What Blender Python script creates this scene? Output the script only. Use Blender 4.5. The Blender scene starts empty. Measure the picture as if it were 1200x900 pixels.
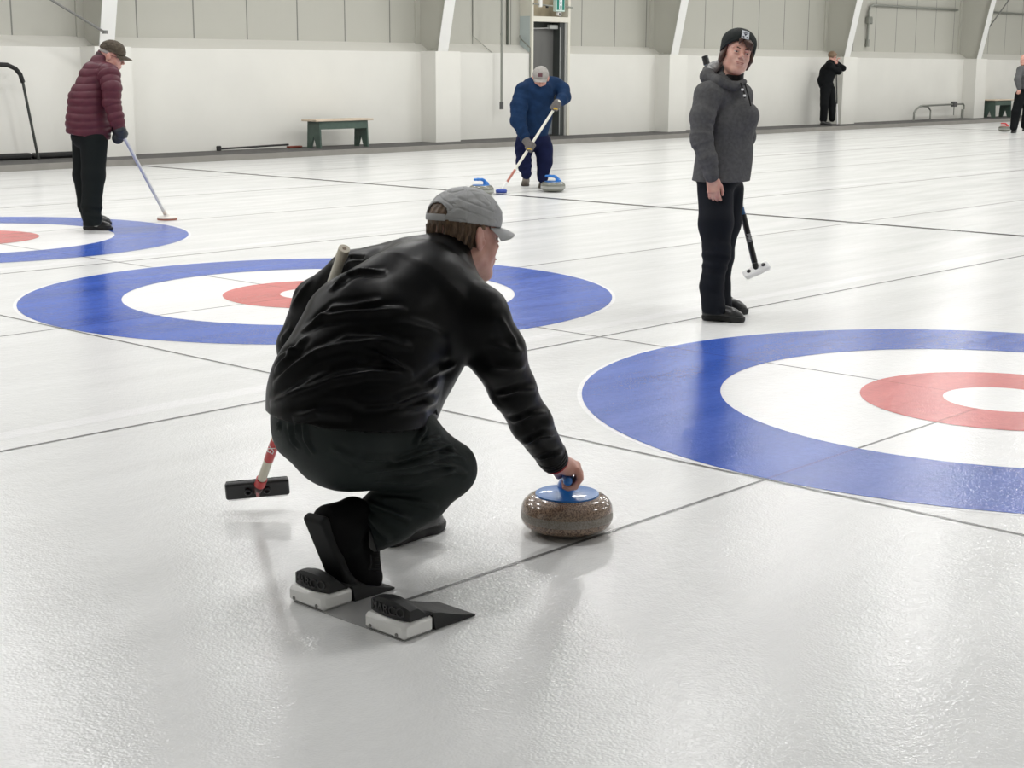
import bpy, math, random
import numpy as np
from mathutils import Vector, Matrix
from mathutils.bvhtree import BVHTree

scene = bpy.context.scene
COL = scene.collection
rnd = random.Random(7)
PI = math.pi

# ------------------------------------------------------------------ camera
# world: X = along the sheets (delivery direction), Y = across the sheets, Z = up, metres; tee of the near sheet = origin
FPX = 1812.31
CAM = np.array([-6.26339, -2.89216, 1.40491])
FW = np.array([0.71875614, 0.66559836, -0.20091897])
RT = np.array([0.68010502, -0.73310166, 0.0043719])
UP = np.array([0.1443841, 0.13978832, 0.97959811])
SHEET = 4.55
cd = bpy.data.cameras.new('camera')
cam = bpy.data.objects.new('camera', cd)
COL.objects.link(cam)
cd.sensor_width = 36.0
cd.lens = FPX / 1200 * 36.0
cd.clip_start = 0.05
cd.clip_end = 300
m = Matrix.Identity(4)
for r_ in range(3):
    m[r_][0] = RT[r_]; m[r_][1] = UP[r_]; m[r_][2] = -FW[r_]; m[r_][3] = CAM[r_]
cam.matrix_world = m
scene.camera = cam

# ------------------------------------------------------------------ exposure, world, lights
scene.view_settings.view_transform = 'Standard'
scene.view_settings.look = 'None'
scene.view_settings.exposure = 0.0
scene.view_settings.gamma = 1.0
scene.view_settings.use_curve_mapping = False
scene.cycles.use_denoising = True
scene.cycles.max_bounces = 8
scene.cycles.diffuse_bounces = 4
scene.cycles.glossy_bounces = 3
scene.cycles.transmission_bounces = 4
scene.cycles.sample_clamp_indirect = 6.0
scene.cycles.caustics_reflective = False
scene.cycles.caustics_refractive = False
W = bpy.data.worlds.new('world')
scene.world = W
W.use_nodes = True
W.node_tree.nodes['Background'].inputs[0].default_value = (0.8, 0.85, 0.9, 1)
W.node_tree.nodes['Background'].inputs[1].default_value = 0.15

LAMP_Z = 5.55
LAMP_W = 75.0
LAMP_COLOR = (1.0, 0.992, 0.975)
LAMP_SPOTS = [(x, y) for y, xs in ((-4.8, (2.4, 9.2, 14.5, 19.8, 25.0, 30.2, 35.4, 40.6)), (1.2, (-1.8, 3.4, 8.0, 13.3, 18.5, 23.7, 28.9, 34.1, 39.3)),
              (5.6, (-5.8, -2.6, 1.4, 5.6, 9.8, 14.4, 19.4, 24.6, 29.8, 35.0, 40.2)), (9.8, (-6.2, -3.2, 0.8, 4.8, 9.0, 13.6, 18.6, 23.8, 29.0, 34.2, 39.4)), (13.6, (-2.6, 2.0, 6.6, 11.4, 16.4, 21.6, 26.8, 32.0, 37.2)))
              for x in xs]

# ------------------------------------------------------------------ helpers
def J(px, py, d):
    """a point of the place seen at (px, py) and d metres along the view axis"""
    return CAM + d * (FW + RT * (px - 600) / FPX - UP * (py - 450) / FPX)

def on_z(px, py, z=0.0):
    d = FW + RT * (px - 600) / FPX - UP * (py - 450) / FPX
    return CAM + d * (z - CAM[2]) / d[2]

def on_y(px, py, y):
    d = FW + RT * (px - 600) / FPX - UP * (py - 450) / FPX
    return CAM + d * (y - CAM[1]) / d[1]

def depth(P):
    return float((np.asarray(P) - CAM) @ FW)

def nrm(v):
    v = np.asarray(v, float)
    return v / max(1e-9, np.linalg.norm(v))

def frame(x, z):
    """columns x, y, z of an orthonormal frame from a main axis x and an approximate up z"""
    x = nrm(x); y = nrm(np.cross(z, x)); z = np.cross(x, y)
    return np.stack([x, y, z], 1)

MATS = {}
def mat(name, color, rough=0.6, metal=0.0, bump=0.0, bscale=200.0, vary=0.0, vscale=8.0, spec=0.5, coat=0.0, sheen=0.0, stretch=None, sss=0.0, detail=3.0, color2=None):
    if name in MATS:
        return MATS[name]
    M = bpy.data.materials.new(name)
    M.use_nodes = True
    nt = M.node_tree
    b = nt.nodes['Principled BSDF']
    c = tuple(color) + (1.0,)
    b.inputs['Base Color'].default_value = c
    b.inputs['Roughness'].default_value = rough
    b.inputs['Metallic'].default_value = metal
    b.inputs['Specular IOR Level'].default_value = spec
    b.inputs['Coat Weight'].default_value = coat
    b.inputs['Sheen Weight'].default_value = sheen
    if sss:
        b.inputs['Subsurface Weight'].default_value = sss
        b.inputs['Subsurface Radius'].default_value = (0.012, 0.005, 0.003)
        b.inputs['Subsurface Scale'].default_value = 1.0
    tc = nt.nodes.new('ShaderNodeTexCoord')
    src = tc.outputs['Object']
    if stretch:
        mp = nt.nodes.new('ShaderNodeMapping')
        mp.inputs['Scale'].default_value = stretch
        nt.links.new(src, mp.inputs['Vector'])
        src = mp.outputs['Vector']
    if vary > 0:
        n = nt.nodes.new('ShaderNodeTexNoise')
        n.inputs['Scale'].default_value = vscale
        n.inputs['Detail'].default_value = detail
        nt.links.new(src, n.inputs['Vector'])
        r = nt.nodes.new('ShaderNodeValToRGB')
        r.color_ramp.elements[0].position = 0.3
        r.color_ramp.elements[1].position = 0.7
        c2 = color2 or tuple(max(0, min(1, x * (1 - vary))) for x in color)
        c3 = color if color2 else tuple(max(0, min(1, x * (1 + vary))) for x in color)
        r.color_ramp.elements[0].color = tuple(c2) + (1,)
        r.color_ramp.elements[1].color = tuple(c3) + (1,)
        nt.links.new(n.outputs['Fac'], r.inputs['Fac'])
        nt.links.new(r.outputs['Color'], b.inputs['Base Color'])
    if bump > 0:
        n = nt.nodes.new('ShaderNodeTexNoise')
        n.inputs['Scale'].default_value = bscale
        n.inputs['Detail'].default_value = 2.0
        nt.links.new(src, n.inputs['Vector'])
        bp = nt.nodes.new('ShaderNodeBump')
        bp.inputs['Strength'].default_value = bump
        bp.inputs['Distance'].default_value = 0.002
        nt.links.new(n.outputs['Fac'], bp.inputs['Height'])
        nt.links.new(bp.outputs['Normal'], b.inputs['Normal'])
    MATS[name] = M
    return M

def link(name, me, material, parent=None, smooth=False):
    o = bpy.data.objects.new(name, me)
    COL.objects.link(o)
    if material is not None:
        me.materials.append(material)
    if smooth:
        me.polygons.foreach_set('use_smooth', [True] * len(me.polygons))
    if parent is not None:
        o.parent = parent
    return o

def root(name, label, cat, loc=(0, 0, 0), group=None, rz=0.0):
    o = bpy.data.objects.new(name, None)
    o.empty_display_size = 0.1
    COL.objects.link(o)
    o.location = tuple(float(v) for v in loc)
    o.rotation_euler = (0, 0, rz)
    o['label'] = label; o['category'] = cat
    if group: o['group'] = group
    return o

def tag(o, label=None, cat=None, group=None, kind=None):
    if label: o['label'] = label
    if cat: o['category'] = cat
    if group: o['group'] = group
    if kind: o['kind'] = kind
    return o

class MB:
    """collects boxes, tubes, prisms and lathes into ONE mesh"""
    def __init__(self, origin=(0, 0, 0)):
        self.v = []; self.f = []; self.o = np.asarray(origin, float)
    def add(self, vs, fs):
        n = len(self.v)
        self.v += [tuple(np.asarray(p, float) - self.o) for p in vs]
        self.f += [tuple(i + n for i in f) for f in fs]
        return self
    def box(self, lo, hi, bev=0.0, R=None, at=None):
        lo = np.asarray(lo, float); hi = np.asarray(hi, float)
        if bev <= 0:
            vs = [np.array([(lo, hi)[i][0], (lo, hi)[j][1], (lo, hi)[k][2]]) for i in (0, 1) for j in (0, 1) for k in (0, 1)]
            fs = [(0, 1, 3, 2), (4, 6, 7, 5), (0, 4, 5, 1), (2, 3, 7, 6), (0, 2, 6, 4), (1, 5, 7, 3)]
        else:
            vs = []; fs = []
            b = min(bev, 0.49 * (hi - lo).min())
            idx = {}
            for s in [(i, j, k) for i in (0, 1) for j in (0, 1) for k in (0, 1)]:
                for ax in range(3):
                    p = np.array([(lo, hi)[s[a]][a] + (b if s[a] == 0 else -b) for a in range(3)])
                    p[ax] = (lo, hi)[s[ax]][ax]
                    idx[(s, ax)] = len(vs); vs.append(p)
            for ax in range(3):
                o1, o2 = [a for a in range(3) if a != ax]
                for sd in (0, 1):
                    q = []
                    for (a, c) in ((0, 0), (1, 0), (1, 1), (0, 1)):
                        s = [0, 0, 0]; s[ax] = sd; s[o1] = a; s[o2] = c
                        q.append(idx[(tuple(s), ax)])
                    fs.append(tuple(q))
            for ax in range(3):
                o1, o2 = [a for a in range(3) if a != ax]
                for a in (0, 1):
                    for c in (0, 1):
                        s0 = [0, 0, 0]; s1 = [0, 0, 0]
                        s0[ax] = 0; s1[ax] = 1
                        s0[o1] = s1[o1] = a; s0[o2] = s1[o2] = c
                        s0 = tuple(s0); s1 = tuple(s1)
                        fs.append((idx[(s0, o1)], idx[(s1, o1)], idx[(s1, o2)], idx[(s0, o2)]))
            for s in [(i, j, k) for i in (0, 1) for j in (0, 1) for k in (0, 1)]:
                fs.append((idx[(s, 0)], idx[(s, 1)], idx[(s, 2)]))
        if R is not None:
            vs = [R @ p for p in vs]
        if at is not None:
            vs = [p + np.asarray(at, float) for p in vs]
        return self.add(vs, fs)
    def tube(self, pts, r, n=12, caps=True, flat=1.0, up=(0, 0, 1)):
        pts = [np.asarray(p, float) for p in pts]
        rs = r if hasattr(r, '__len__') else [r] * len(pts)
        vs = []; fs = []
        t0 = nrm(pts[1] - pts[0])
        u = np.asarray(up, float)
        if abs(t0 @ u) > 0.95: u = np.array([1.0, 0, 0])
        a = nrm(np.cross(u, t0))
        for i, p in enumerate(pts):
            if i == 0: t = pts[1] - pts[0]
            elif i == len(pts) - 1: t = pts[-1] - pts[-2]
            else: t = nrm(pts[i + 1] - p) + nrm(p - pts[i - 1])
            t = nrm(t)
            a = nrm(a - t * (a @ t)); b = np.cross(t, a)
            for k in range(n):
                w = 2 * PI * k / n
                vs.append(p + rs[i] * (a * math.cos(w) + b * flat * math.sin(w)))
        for i in range(len(pts) - 1):
            for k in range(n):
                k2 = (k + 1) % n
                fs.append((i * n + k, i * n + k2, (i + 1) * n + k2, (i + 1) * n + k))
        if caps:
            fs.append(tuple(range(n))[::-1]); fs.append(tuple((len(pts) - 1) * n + k for k in range(n)))
        return self.add(vs, fs)
    def lathe(self, prof, c=(0, 0, 0), R=None, n=48):
        """prof: (radius, height) pairs, closed top and bottom where radius is 0"""
        c = np.asarray(c, float); vs = []; fs = []; rings = []
        for (r, z) in prof:
            if r < 1e-6:
                rings.append([len(vs)]); vs.append(np.array([0, 0, z]))
            else:
                rings.append(list(range(len(vs), len(vs) + n)))
                for k in range(n):
                    w = 2 * PI * k / n
                    vs.append(np.array([r * math.cos(w), r * math.sin(w), z]))
        for A, B in zip(rings[:-1], rings[1:]):
            for k in range(n):
                k2 = (k + 1) % n
                if len(A) == 1 and len(B) == 1: continue
                if len(A) == 1: fs.append((A[0], B[k2], B[k])[::-1])
                elif len(B) == 1: fs.append((A[k], A[k2], B[0]))
                else: fs.append((A[k], A[k2], B[k2], B[k]))
        if R is not None: vs = [R @ p for p in vs]
        return self.add([p + c for p in vs], fs)
    def prism(self, poly, ext, at=(0, 0, 0)):
        """poly: 3-D points of a planar outline, ext: extrusion vector"""
        n = len(poly); at = np.asarray(at, float)
        P = [np.asarray(p, float) + at for p in poly]; Q = [p + np.asarray(ext, float) for p in P]
        fs = [tuple(range(n))[::-1], tuple(range(n, 2 * n))] + [(i, (i + 1) % n, n + (i + 1) % n, n + i) for i in range(n)]
        return self.add(P + Q, fs)
    def build(self, name, material, parent=None, smooth=False, bevel=0.0, angle=40):
        me = bpy.data.meshes.new(name)
        me.from_pydata(self.v, [], self.f)
        me.validate()
        import bmesh
        bm = bmesh.new(); bm.from_mesh(me)
        bmesh.ops.recalc_face_normals(bm, faces=bm.faces)
        bm.to_mesh(me); bm.free()
        o = link(name, me, material, parent, smooth)
        if smooth:
            try: me.set_sharp_from_angle(angle=math.radians(angle))
            except Exception: pass
        if parent is None: o.location = tuple(float(v) for v in self.o)
        if bevel > 0:
            b = o.modifiers.new('bevel', 'BEVEL'); b.width = bevel; b.segments = 2; b.limit_method = 'ANGLE'
        return o

# ---- smooth solids: distance fields meshed with surface nets
class Solid:
    def __init__(self, h=0.006, pad=0.03):
        self.ops = []; self.h = h; self.pad = pad
    def cone(self, a, b, ra, rb=None, k=0.03, sub=False):
        rb = ra if rb is None else rb
        self.ops.append(('c', np.asarray(a, float), np.asarray(b, float), float(ra), float(rb), k, sub)); return self
    def chain(self, pts, rs, k=0.03):
        for i in range(len(pts) - 1):
            self.cone(pts[i], pts[i + 1], rs[i], rs[i + 1], k)
        return self
    def ell(self, c, r, R=None, k=0.03, sub=False):
        r = np.asarray(r if hasattr(r, '__len__') else [r] * 3, float)
        self.ops.append(('e', np.asarray(c, float), r, np.eye(3) if R is None else R, None, k, sub)); return self
    def box(self, c, half, R=None, rnd_=0.005, k=0.01, sub=False):
        self.ops.append(('b', np.asarray(c, float), np.asarray(half, float), np.eye(3) if R is None else R, rnd_, k, sub)); return self
    def cut(self, p, n, k=0.0):
        """remove everything on the side n points to"""
        self.ops.append(('h', np.asarray(p, float), nrm(n), None, None, k, True)); return self
    def extend(self, other, shrink=0.0, skip=()):
        for i, o in enumerate(other.ops):
            if o[0] == 'h' or o[6] or i in skip: continue
            if o[0] == 'c': self.ops.append(('c', o[1], o[2], max(0.012, o[3] - shrink), max(0.012, o[4] - shrink), o[5], False))
            elif o[0] == 'e': self.ops.append(('e', o[1], np.maximum(0.012, o[2] - shrink), o[3], None, o[5], False))
        return self
    def _bb(self, o):
        if o[0] == 'c':
            return np.minimum(o[1] - o[3], o[2] - o[4]), np.maximum(o[1] + o[3], o[2] + o[4])
        if o[0] == 'e':
            e = np.sqrt(((o[3] * o[2]) ** 2).sum(1)); return o[1] - e, o[1] + e
        if o[0] == 'b':
            e = np.abs(o[3]) @ o[2]; return o[1] - e, o[1] + e
    def field(self):
        h = self.h
        bbs = [self._bb(o) for o in self.ops if o[0] != 'h' and not o[6]]
        lo = np.min([b[0] for b in bbs], 0) - self.pad; hi = np.max([b[1] for b in bbs], 0) + self.pad
        n = np.ceil((hi - lo) / h).astype(int) + 1
        D = np.full(n, 0.2, np.float32)
        ax = [lo[i] + h * np.arange(n[i]) for i in range(3)]
        for o in self.ops:
            k = o[5]
            if o[0] == 'h':
                d = ((ax[0] - o[1][0]) * o[2][0])[:, None, None] + ((ax[1] - o[1][1]) * o[2][1])[None, :, None] + ((ax[2] - o[1][2]) * o[2][2])[None, None, :]
                D = np.maximum(D, d.astype(np.float32)); continue
            blo, bhi = self._bb(o)
            mrg = k + 3 * h
            i0 = np.clip(np.floor((blo - mrg - lo) / h).astype(int), 0, n - 1); i1 = np.clip(np.ceil((bhi + mrg - lo) / h).astype(int) + 1, 1, n)
            if (i1 <= i0).any(): continue
            sl = tuple(slice(i0[i], i1[i]) for i in range(3))
            X = ax[0][sl[0]][:, None, None]; Y = ax[1][sl[1]][None, :, None]; Z = ax[2][sl[2]][None, None, :]
            if o[0] == 'c':
                a, b, ra, rb = o[1:5]; ab = b - a; L2 = max(1e-9, ab @ ab)
                t = np.clip(((X - a[0]) * ab[0] + (Y - a[1]) * ab[1] + (Z - a[2]) * ab[2]) / L2, 0, 1)
                d = np.sqrt((X - a[0] - t * ab[0]) ** 2 + (Y - a[1] - t * ab[1]) ** 2 + (Z - a[2] - t * ab[2]) ** 2) - (ra + (rb - ra) * t)
            else:
                R = o[3]; c = o[1]
                q = [(X - c[0]) * R[0, i] + (Y - c[1]) * R[1, i] + (Z - c[2]) * R[2, i] for i in range(3)]
                if o[0] == 'e':
                    r = o[2]
                    k0 = np.sqrt((q[0] / r[0]) ** 2 + (q[1] / r[1]) ** 2 + (q[2] / r[2]) ** 2)
                    k1 = np.sqrt((q[0] / r[0] ** 2) ** 2 + (q[1] / r[1] ** 2) ** 2 + (q[2] / r[2] ** 2) ** 2)
                    d = k0 * (k0 - 1) / np.maximum(k1, 1e-6)
                else:
                    e = o[2] - o[4]
                    u = [np.abs(q[i]) - e[i] for i in range(3)]
                    d = np.sqrt(sum(np.maximum(w, 0) ** 2 for w in u)) + np.minimum(np.maximum(np.maximum(u[0], u[1]), u[2]), 0) - o[4]
            d = d.astype(np.float32); old = D[sl]
            if o[6]:
                d = -d
                if k > 0:
                    g = np.maximum(k - np.abs(old - d), 0) / k; D[sl] = np.maximum(old, d) + g * g * k * 0.25
                else: D[sl] = np.maximum(old, d)
            else:
                if k > 0:
                    g = np.maximum(k - np.abs(old - d), 0) / k; D[sl] = np.minimum(old, d) - g * g * k * 0.25
                else: D[sl] = np.minimum(old, d)
        D[0] = D[-1] = 0.1; D[:, 0] = D[:, -1] = 0.1; D[:, :, 0] = D[:, :, -1] = 0.1
        return D, lo
    def mesh(self, smooth=2):
        D, lo = self.field(); h = self.h
        V, Q = surface_nets(D)
        V = smooth_verts(V, Q, smooth)
        return V * h + lo, Q
    def build(self, name, material, parent=None, origin=(0, 0, 0), disp=None, smooth=2):
        V, Q = self.mesh(smooth)
        return mesh_obj(name, V, Q, material, parent, origin, disp)

def surface_nets(D):
    ins = D < 0
    s = ins.astype(np.uint8)
    c = s[:-1, :-1, :-1] + s[1:, :-1, :-1] + s[:-1, 1:, :-1] + s[1:, 1:, :-1] + s[:-1, :-1, 1:] + s[1:, :-1, 1:] + s[:-1, 1:, 1:] + s[1:, 1:, 1:]
    act = (c > 0) & (c < 8)
    ijk = np.argwhere(act); n = len(ijk)
    ID = np.full(act.shape, -1, np.int32); ID[act] = np.arange(n)
    cor = [(i, j, k) for i in (0, 1) for j in (0, 1) for k in (0, 1)]
    val = np.stack([D[ijk[:, 0] + a, ijk[:, 1] + b, ijk[:, 2] + e] for a, b, e in cor], 1)
    acc = np.zeros((n, 3)); cnt = np.zeros(n)
    for i in range(8):
        for j in range(i + 1, 8):
            if sum(abs(cor[i][q] - cor[j][q]) for q in range(3)) != 1: continue
            m_ = (val[:, i] < 0) != (val[:, j] < 0)
            t = np.where(m_, val[:, i] / np.where(m_, val[:, i] - val[:, j], 1), 0)
            P = np.array(cor[i])[None] + t[:, None] * (np.array(cor[j]) - np.array(cor[i]))[None]
            acc += P * m_[:, None]; cnt += m_
    V = ijk + acc / cnt[:, None]
    Q = []
    for a in range(3):
        b, e = [(1, 2), (2, 0), (0, 1)][a]
        sh = [slice(None)] * 3; sh2 = [slice(None)] * 3
        sh[a] = slice(0, -1); sh2[a] = slice(1, None)
        x = ins[tuple(sh)] != ins[tuple(sh2)]
        pts = np.argwhere(x)
        pts = pts[(pts[:, b] > 0) & (pts[:, e] > 0) & (pts[:, b] < D.shape[b] - 1) & (pts[:, e] < D.shape[e] - 1)]
        fl = ins[pts[:, 0], pts[:, 1], pts[:, 2]]
        def g(db, de):
            q = pts.copy(); q[:, b] += db; q[:, e] += de
            return ID[q[:, 0], q[:, 1], q[:, 2]]
        F = np.stack([g(-1, -1), g(0, -1), g(0, 0), g(-1, 0)], 1)
        F[~fl] = F[~fl][:, ::-1]
        Q.append(F)
    Q = np.concatenate(Q); Q = Q[(Q >= 0).all(1)]
    return V, Q

def smooth_verts(V, Q, it, lam=0.5):
    E = np.concatenate([Q[:, [0, 1]], Q[:, [1, 2]], Q[:, [2, 3]], Q[:, [3, 0]]])
    E = np.concatenate([E, E[:, ::-1]])
    deg = np.bincount(E[:, 0], minlength=len(V)).astype(float)
    for _ in range(it):
        for l_ in ((lam, -lam * 1.03) if it > 1 else (lam,)):
            S = np.stack([np.bincount(E[:, 0], weights=V[E[:, 1], i], minlength=len(V)) for i in range(3)], 1)
            V = V + l_ * (S / np.maximum(deg, 1)[:, None] - V)
    return V

def mesh_obj(name, V, Q, material, parent=None, origin=(0, 0, 0), disp=None):
    me = bpy.data.meshes.new(name)
    V = np.asarray(V, float)
    if disp is not None:
        a = V[Q[:, 1]] - V[Q[:, 0]]; b = V[Q[:, 3]] - V[Q[:, 0]]
        fn = np.cross(a, b); N = np.zeros_like(V)
        for i in range(4):
            for q in range(3): N[:, q] += np.bincount(Q[:, i], weights=fn[:, q], minlength=len(V))
        N /= np.maximum(1e-12, np.linalg.norm(N, axis=1))[:, None]
        V = V + N * disp(V, N)[:, None]
    V = V - np.asarray(origin, float)
    me.vertices.add(len(V)); me.vertices.foreach_set('co', V.astype(np.float32).ravel())
    me.loops.add(Q.size); me.loops.foreach_set('vertex_index', Q.astype(np.int32).ravel())
    me.polygons.add(len(Q)); me.polygons.foreach_set('loop_start', np.arange(0, Q.size, 4, dtype=np.int32))
    me.polygons.foreach_set('loop_total', np.full(len(Q), 4, np.int32))
    me.update(calc_edges=True); me.validate()
    return link(name, me, material, parent, True)

def seg_dist(V, pts):
    """distance to a polyline and the running length at the closest point"""
    best = np.full(len(V), 1e9); run = np.zeros(len(V)); L = 0.0
    for a, b in zip(pts[:-1], pts[1:]):
        a = np.asarray(a, float); b = np.asarray(b, float); ab = b - a; l2 = max(1e-12, ab @ ab)
        t = np.clip(((V - a) @ ab) / l2, 0, 1)
        d = np.linalg.norm(V - a - t[:, None] * ab, axis=1)
        m_ = d < best
        best[m_] = d[m_]; run[m_] = L + t[m_] * math.sqrt(l2); L += math.sqrt(l2)
    return best, run, L

def vnoise(V, s, seed=0):
    """cheap smooth noise, -1..1"""
    r = np.random.RandomState(seed); out = np.zeros(len(V))
    for i in range(5):
        d = r.normal(size=3); d /= np.linalg.norm(d); f = s * (0.6 + 0.9 * r.rand())
        d2 = r.normal(size=3); d2 /= np.linalg.norm(d2)
        out += np.sin(V @ d * f + r.rand() * 6.28 + 1.7 * np.sin(V @ d2 * f * 0.6 + r.rand() * 6.28))
    return out / 3.0

def ray_hit(obj_bvh, px, py):
    d = FW + RT * (px - 600) / FPX - UP * (py - 450) / FPX
    r = obj_bvh.ray_cast(Vector(CAM), Vector(nrm(d)))
    return None if r[0] is None else np.array(r[0])

def text_mesh(txt, size, depth_, R, at, name, material, parent, origin=(0, 0, 0), squeeze=1.0):
    """raised lettering as a mesh: R columns = reading direction, up, outward"""
    cu = bpy.data.curves.new(name, 'FONT'); cu.body = txt; cu.size = size; cu.extrude = depth_
    cu.align_x = 'CENTER'; cu.align_y = 'CENTER'
    o = bpy.data.objects.new(name, cu); COL.objects.link(o)
    dg = bpy.context.evaluated_depsgraph_get(); dg.update()
    me = bpy.data.meshes.new_from_object(o.evaluated_get(dg))
    COL.objects.unlink(o); bpy.data.objects.remove(o)
    n = len(me.vertices); co = np.zeros(n * 3, np.float32); me.vertices.foreach_get('co', co); co = co.reshape(-1, 3).astype(float)
    co[:, 0] *= squeeze
    co = co @ np.asarray(R).T + np.asarray(at, float) - np.asarray(origin, float)
    me.vertices.foreach_set('co', co.astype(np.float32).ravel()); me.materials.clear()
    return link(name, me, material, parent)
# ------------------------------------------------------------------ ice
def ice_paint(name, color, vary=0.06, scratches=0.0):
    """ice over paint: one glossy, faintly pebbled skin for every painted colour"""
    M = bpy.data.materials.new(name); M.use_nodes = True; nt = M.node_tree
    b = nt.nodes['Principled BSDF']
    geo = nt.nodes.new('ShaderNodeNewGeometry')
    pos = geo.outputs['Position']
    mp = nt.nodes.new('ShaderNodeMapping'); mp.inputs['Scale'].default_value = (0.35, 2.6, 1); nt.links.new(pos, mp.inputs['Vector'])
    n1 = nt.nodes.new('ShaderNodeTexNoise'); n1.inputs['Scale'].default_value = 1.6; n1.inputs['Detail'].default_value = 6; n1.inputs['Roughness'].default_value = 0.62
    nt.links.new(mp.outputs['Vector'], n1.inputs['Vector'])
    n2 = nt.nodes.new('ShaderNodeTexNoise'); n2.inputs['Scale'].default_value = 34; n2.inputs['Detail'].default_value = 4
    nt.links.new(pos, n2.inputs['Vector'])
    mx = nt.nodes.new('ShaderNodeMath'); mx.operation = 'ADD'; nt.links.new(n1.outputs['Fac'], mx.inputs[0])
    ml = nt.nodes.new('ShaderNodeMath'); ml.operation = 'MULTIPLY'; ml.inputs[1].default_value = 0.5; nt.links.new(n2.outputs['Fac'], ml.inputs[0])
    nt.links.new(ml.outputs[0], mx.inputs[1])
    r = nt.nodes.new('ShaderNodeValToRGB'); r.color_ramp.elements[0].position = 0.5; r.color_ramp.elements[1].position = 1.0
    r.color_ramp.elements[0].color = tuple(x * (1 - vary) for x in color) + (1,)
    r.color_ramp.elements[1].color = tuple(min(1, x * (1 + vary) + 0.02 * (vary > 0.08)) for x in color) + (1,)
    nt.links.new(mx.outputs[0], r.inputs['Fac']); nt.links.new(r.outputs['Color'], b.inputs['Base Color'])
    b.inputs['Roughness'].default_value = ICE_ROUGH
    rr = nt.nodes.new('ShaderNodeMapRange'); rr.inputs['From Min'].default_value = 0.3; rr.inputs['From Max'].default_value = 0.7
    rr.inputs['To Min'].default_value = ICE_ROUGH - 0.02; rr.inputs['To Max'].default_value = ICE_ROUGH + 0.04
    nt.links.new(n1.outputs['Fac'], rr.inputs['Value']); nt.links.new(rr.outputs[0], b.inputs['Roughness'])
    b.inputs['IOR'].default_value = 1.33
    v = nt.nodes.new('ShaderNodeTexVoronoi'); v.inputs['Scale'].default_value = 150; v.feature = 'SMOOTH_F1'
    nt.links.new(pos, v.inputs['Vector'])
    n3 = nt.nodes.new('ShaderNodeTexNoise'); n3.inputs['Scale'].default_value = 22; n3.inputs['Detail'].default_value = 3
    nt.links.new(pos, n3.inputs['Vector'])
    ad = nt.nodes.new('ShaderNodeMath'); ad.operation = 'MULTIPLY_ADD'; ad.inputs[1].default_value = 2.0
    nt.links.new(n3.outputs['Fac'], ad.inputs[0]); nt.links.new(v.outputs['Distance'], ad.inputs[2])
    bp = nt.nodes.new('ShaderNodeBump'); bp.inputs['Strength'].default_value = ICE_BUMP; bp.inputs['Distance'].default_value = 0.0009
    nt.links.new(ad.outputs[0], bp.inputs['Height']); nt.links.new(bp.outputs['Normal'], b.inputs['Normal'])
    return M

ICE_ROUGH = 0.175
ICE_BUMP = 0.75
ICE = ice_paint('ice', (0.80, 0.805, 0.80), 0.04)
ICE_WHITE = ice_paint('ice_white_paint', (0.93, 0.93, 0.93), 0.02)
ICE_BAND = ice_paint('ice_band_pale', (0.86, 0.86, 0.865), 0.04)  # slightly paler tone than the surrounding ice, for the strips beside the side lines
ICE_BLUE = ice_paint('ice_blue_paint', (0.042, 0.110, 0.49), 0.16)
ICE_RED = ice_paint('ice_red_paint', (0.66, 0.15, 0.145), 0.12)
ICE_BLUE_D = ice_paint('ice_blue_line', (0.035, 0.075, 0.36), 0.1)
ICE_RED_D = ice_paint('ice_red_line', (0.48, 0.10, 0.095), 0.1)
ICE_LINE = ice_paint('ice_grey_line', (0.22, 0.22, 0.22), 0.1)
ICE_DARK = ice_paint('ice_dark_line', (0.05, 0.05, 0.055), 0.1)

X0, X1 = -11.0, 47.0      # room ends
Y0, YW = -9.5, 17.5       # near side wall, far side wainscot face
YK = 16.22                # front of the raised walkway
KZ = 0.075                # walkway height
CEIL = 6.2
fl = MB().box((X0 - .3, Y0 - .3, -0.12), (X1 + .3, 18.2, 0.0)).build('floor', ICE)
tag(fl, 'pale grey pebbled curling ice', kind='structure')

def annulus(name, cx, cy, r0, r1, z, material, parent, n=180):
    vs = []; fs = []
    if r0 <= 0:
        vs = [(cx + r1 * math.cos(2 * PI * k / n), cy + r1 * math.sin(2 * PI * k / n), z) for k in range(n)]
        fs = [tuple(range(n))]
    else:
        for k in range(n):
            c, s = math.cos(2 * PI * k / n), math.sin(2 * PI * k / n)
            vs += [(cx + r0 * c, cy + r0 * s, z), (cx + r1 * c, cy + r1 * s, z)]
        fs = [(2 * k, 2 * k + 1, (2 * k + 3) % (2 * n), (2 * k + 2) % (2 * n)) for k in range(n)]
    me = bpy.data.meshes.new(name); me.from_pydata(vs, [], fs)
    return link(name, me, material, parent)

def strip(name, x0, y0, x1, y1, w, z, material, parent):
    a = np.array([x0, y0, 0.]); b = np.array([x1, y1, 0.]); t = nrm(b - a); s = np.array([-t[1], t[0], 0]) * w / 2
    vs = [tuple(p + np.array([0, 0, z])) for p in (a - s, b - s, b + s, a + s)]
    me = bpy.data.meshes.new(name); me.from_pydata(vs, [], [(0, 1, 2, 3)])
    return link(name, me, material, parent)

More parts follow.
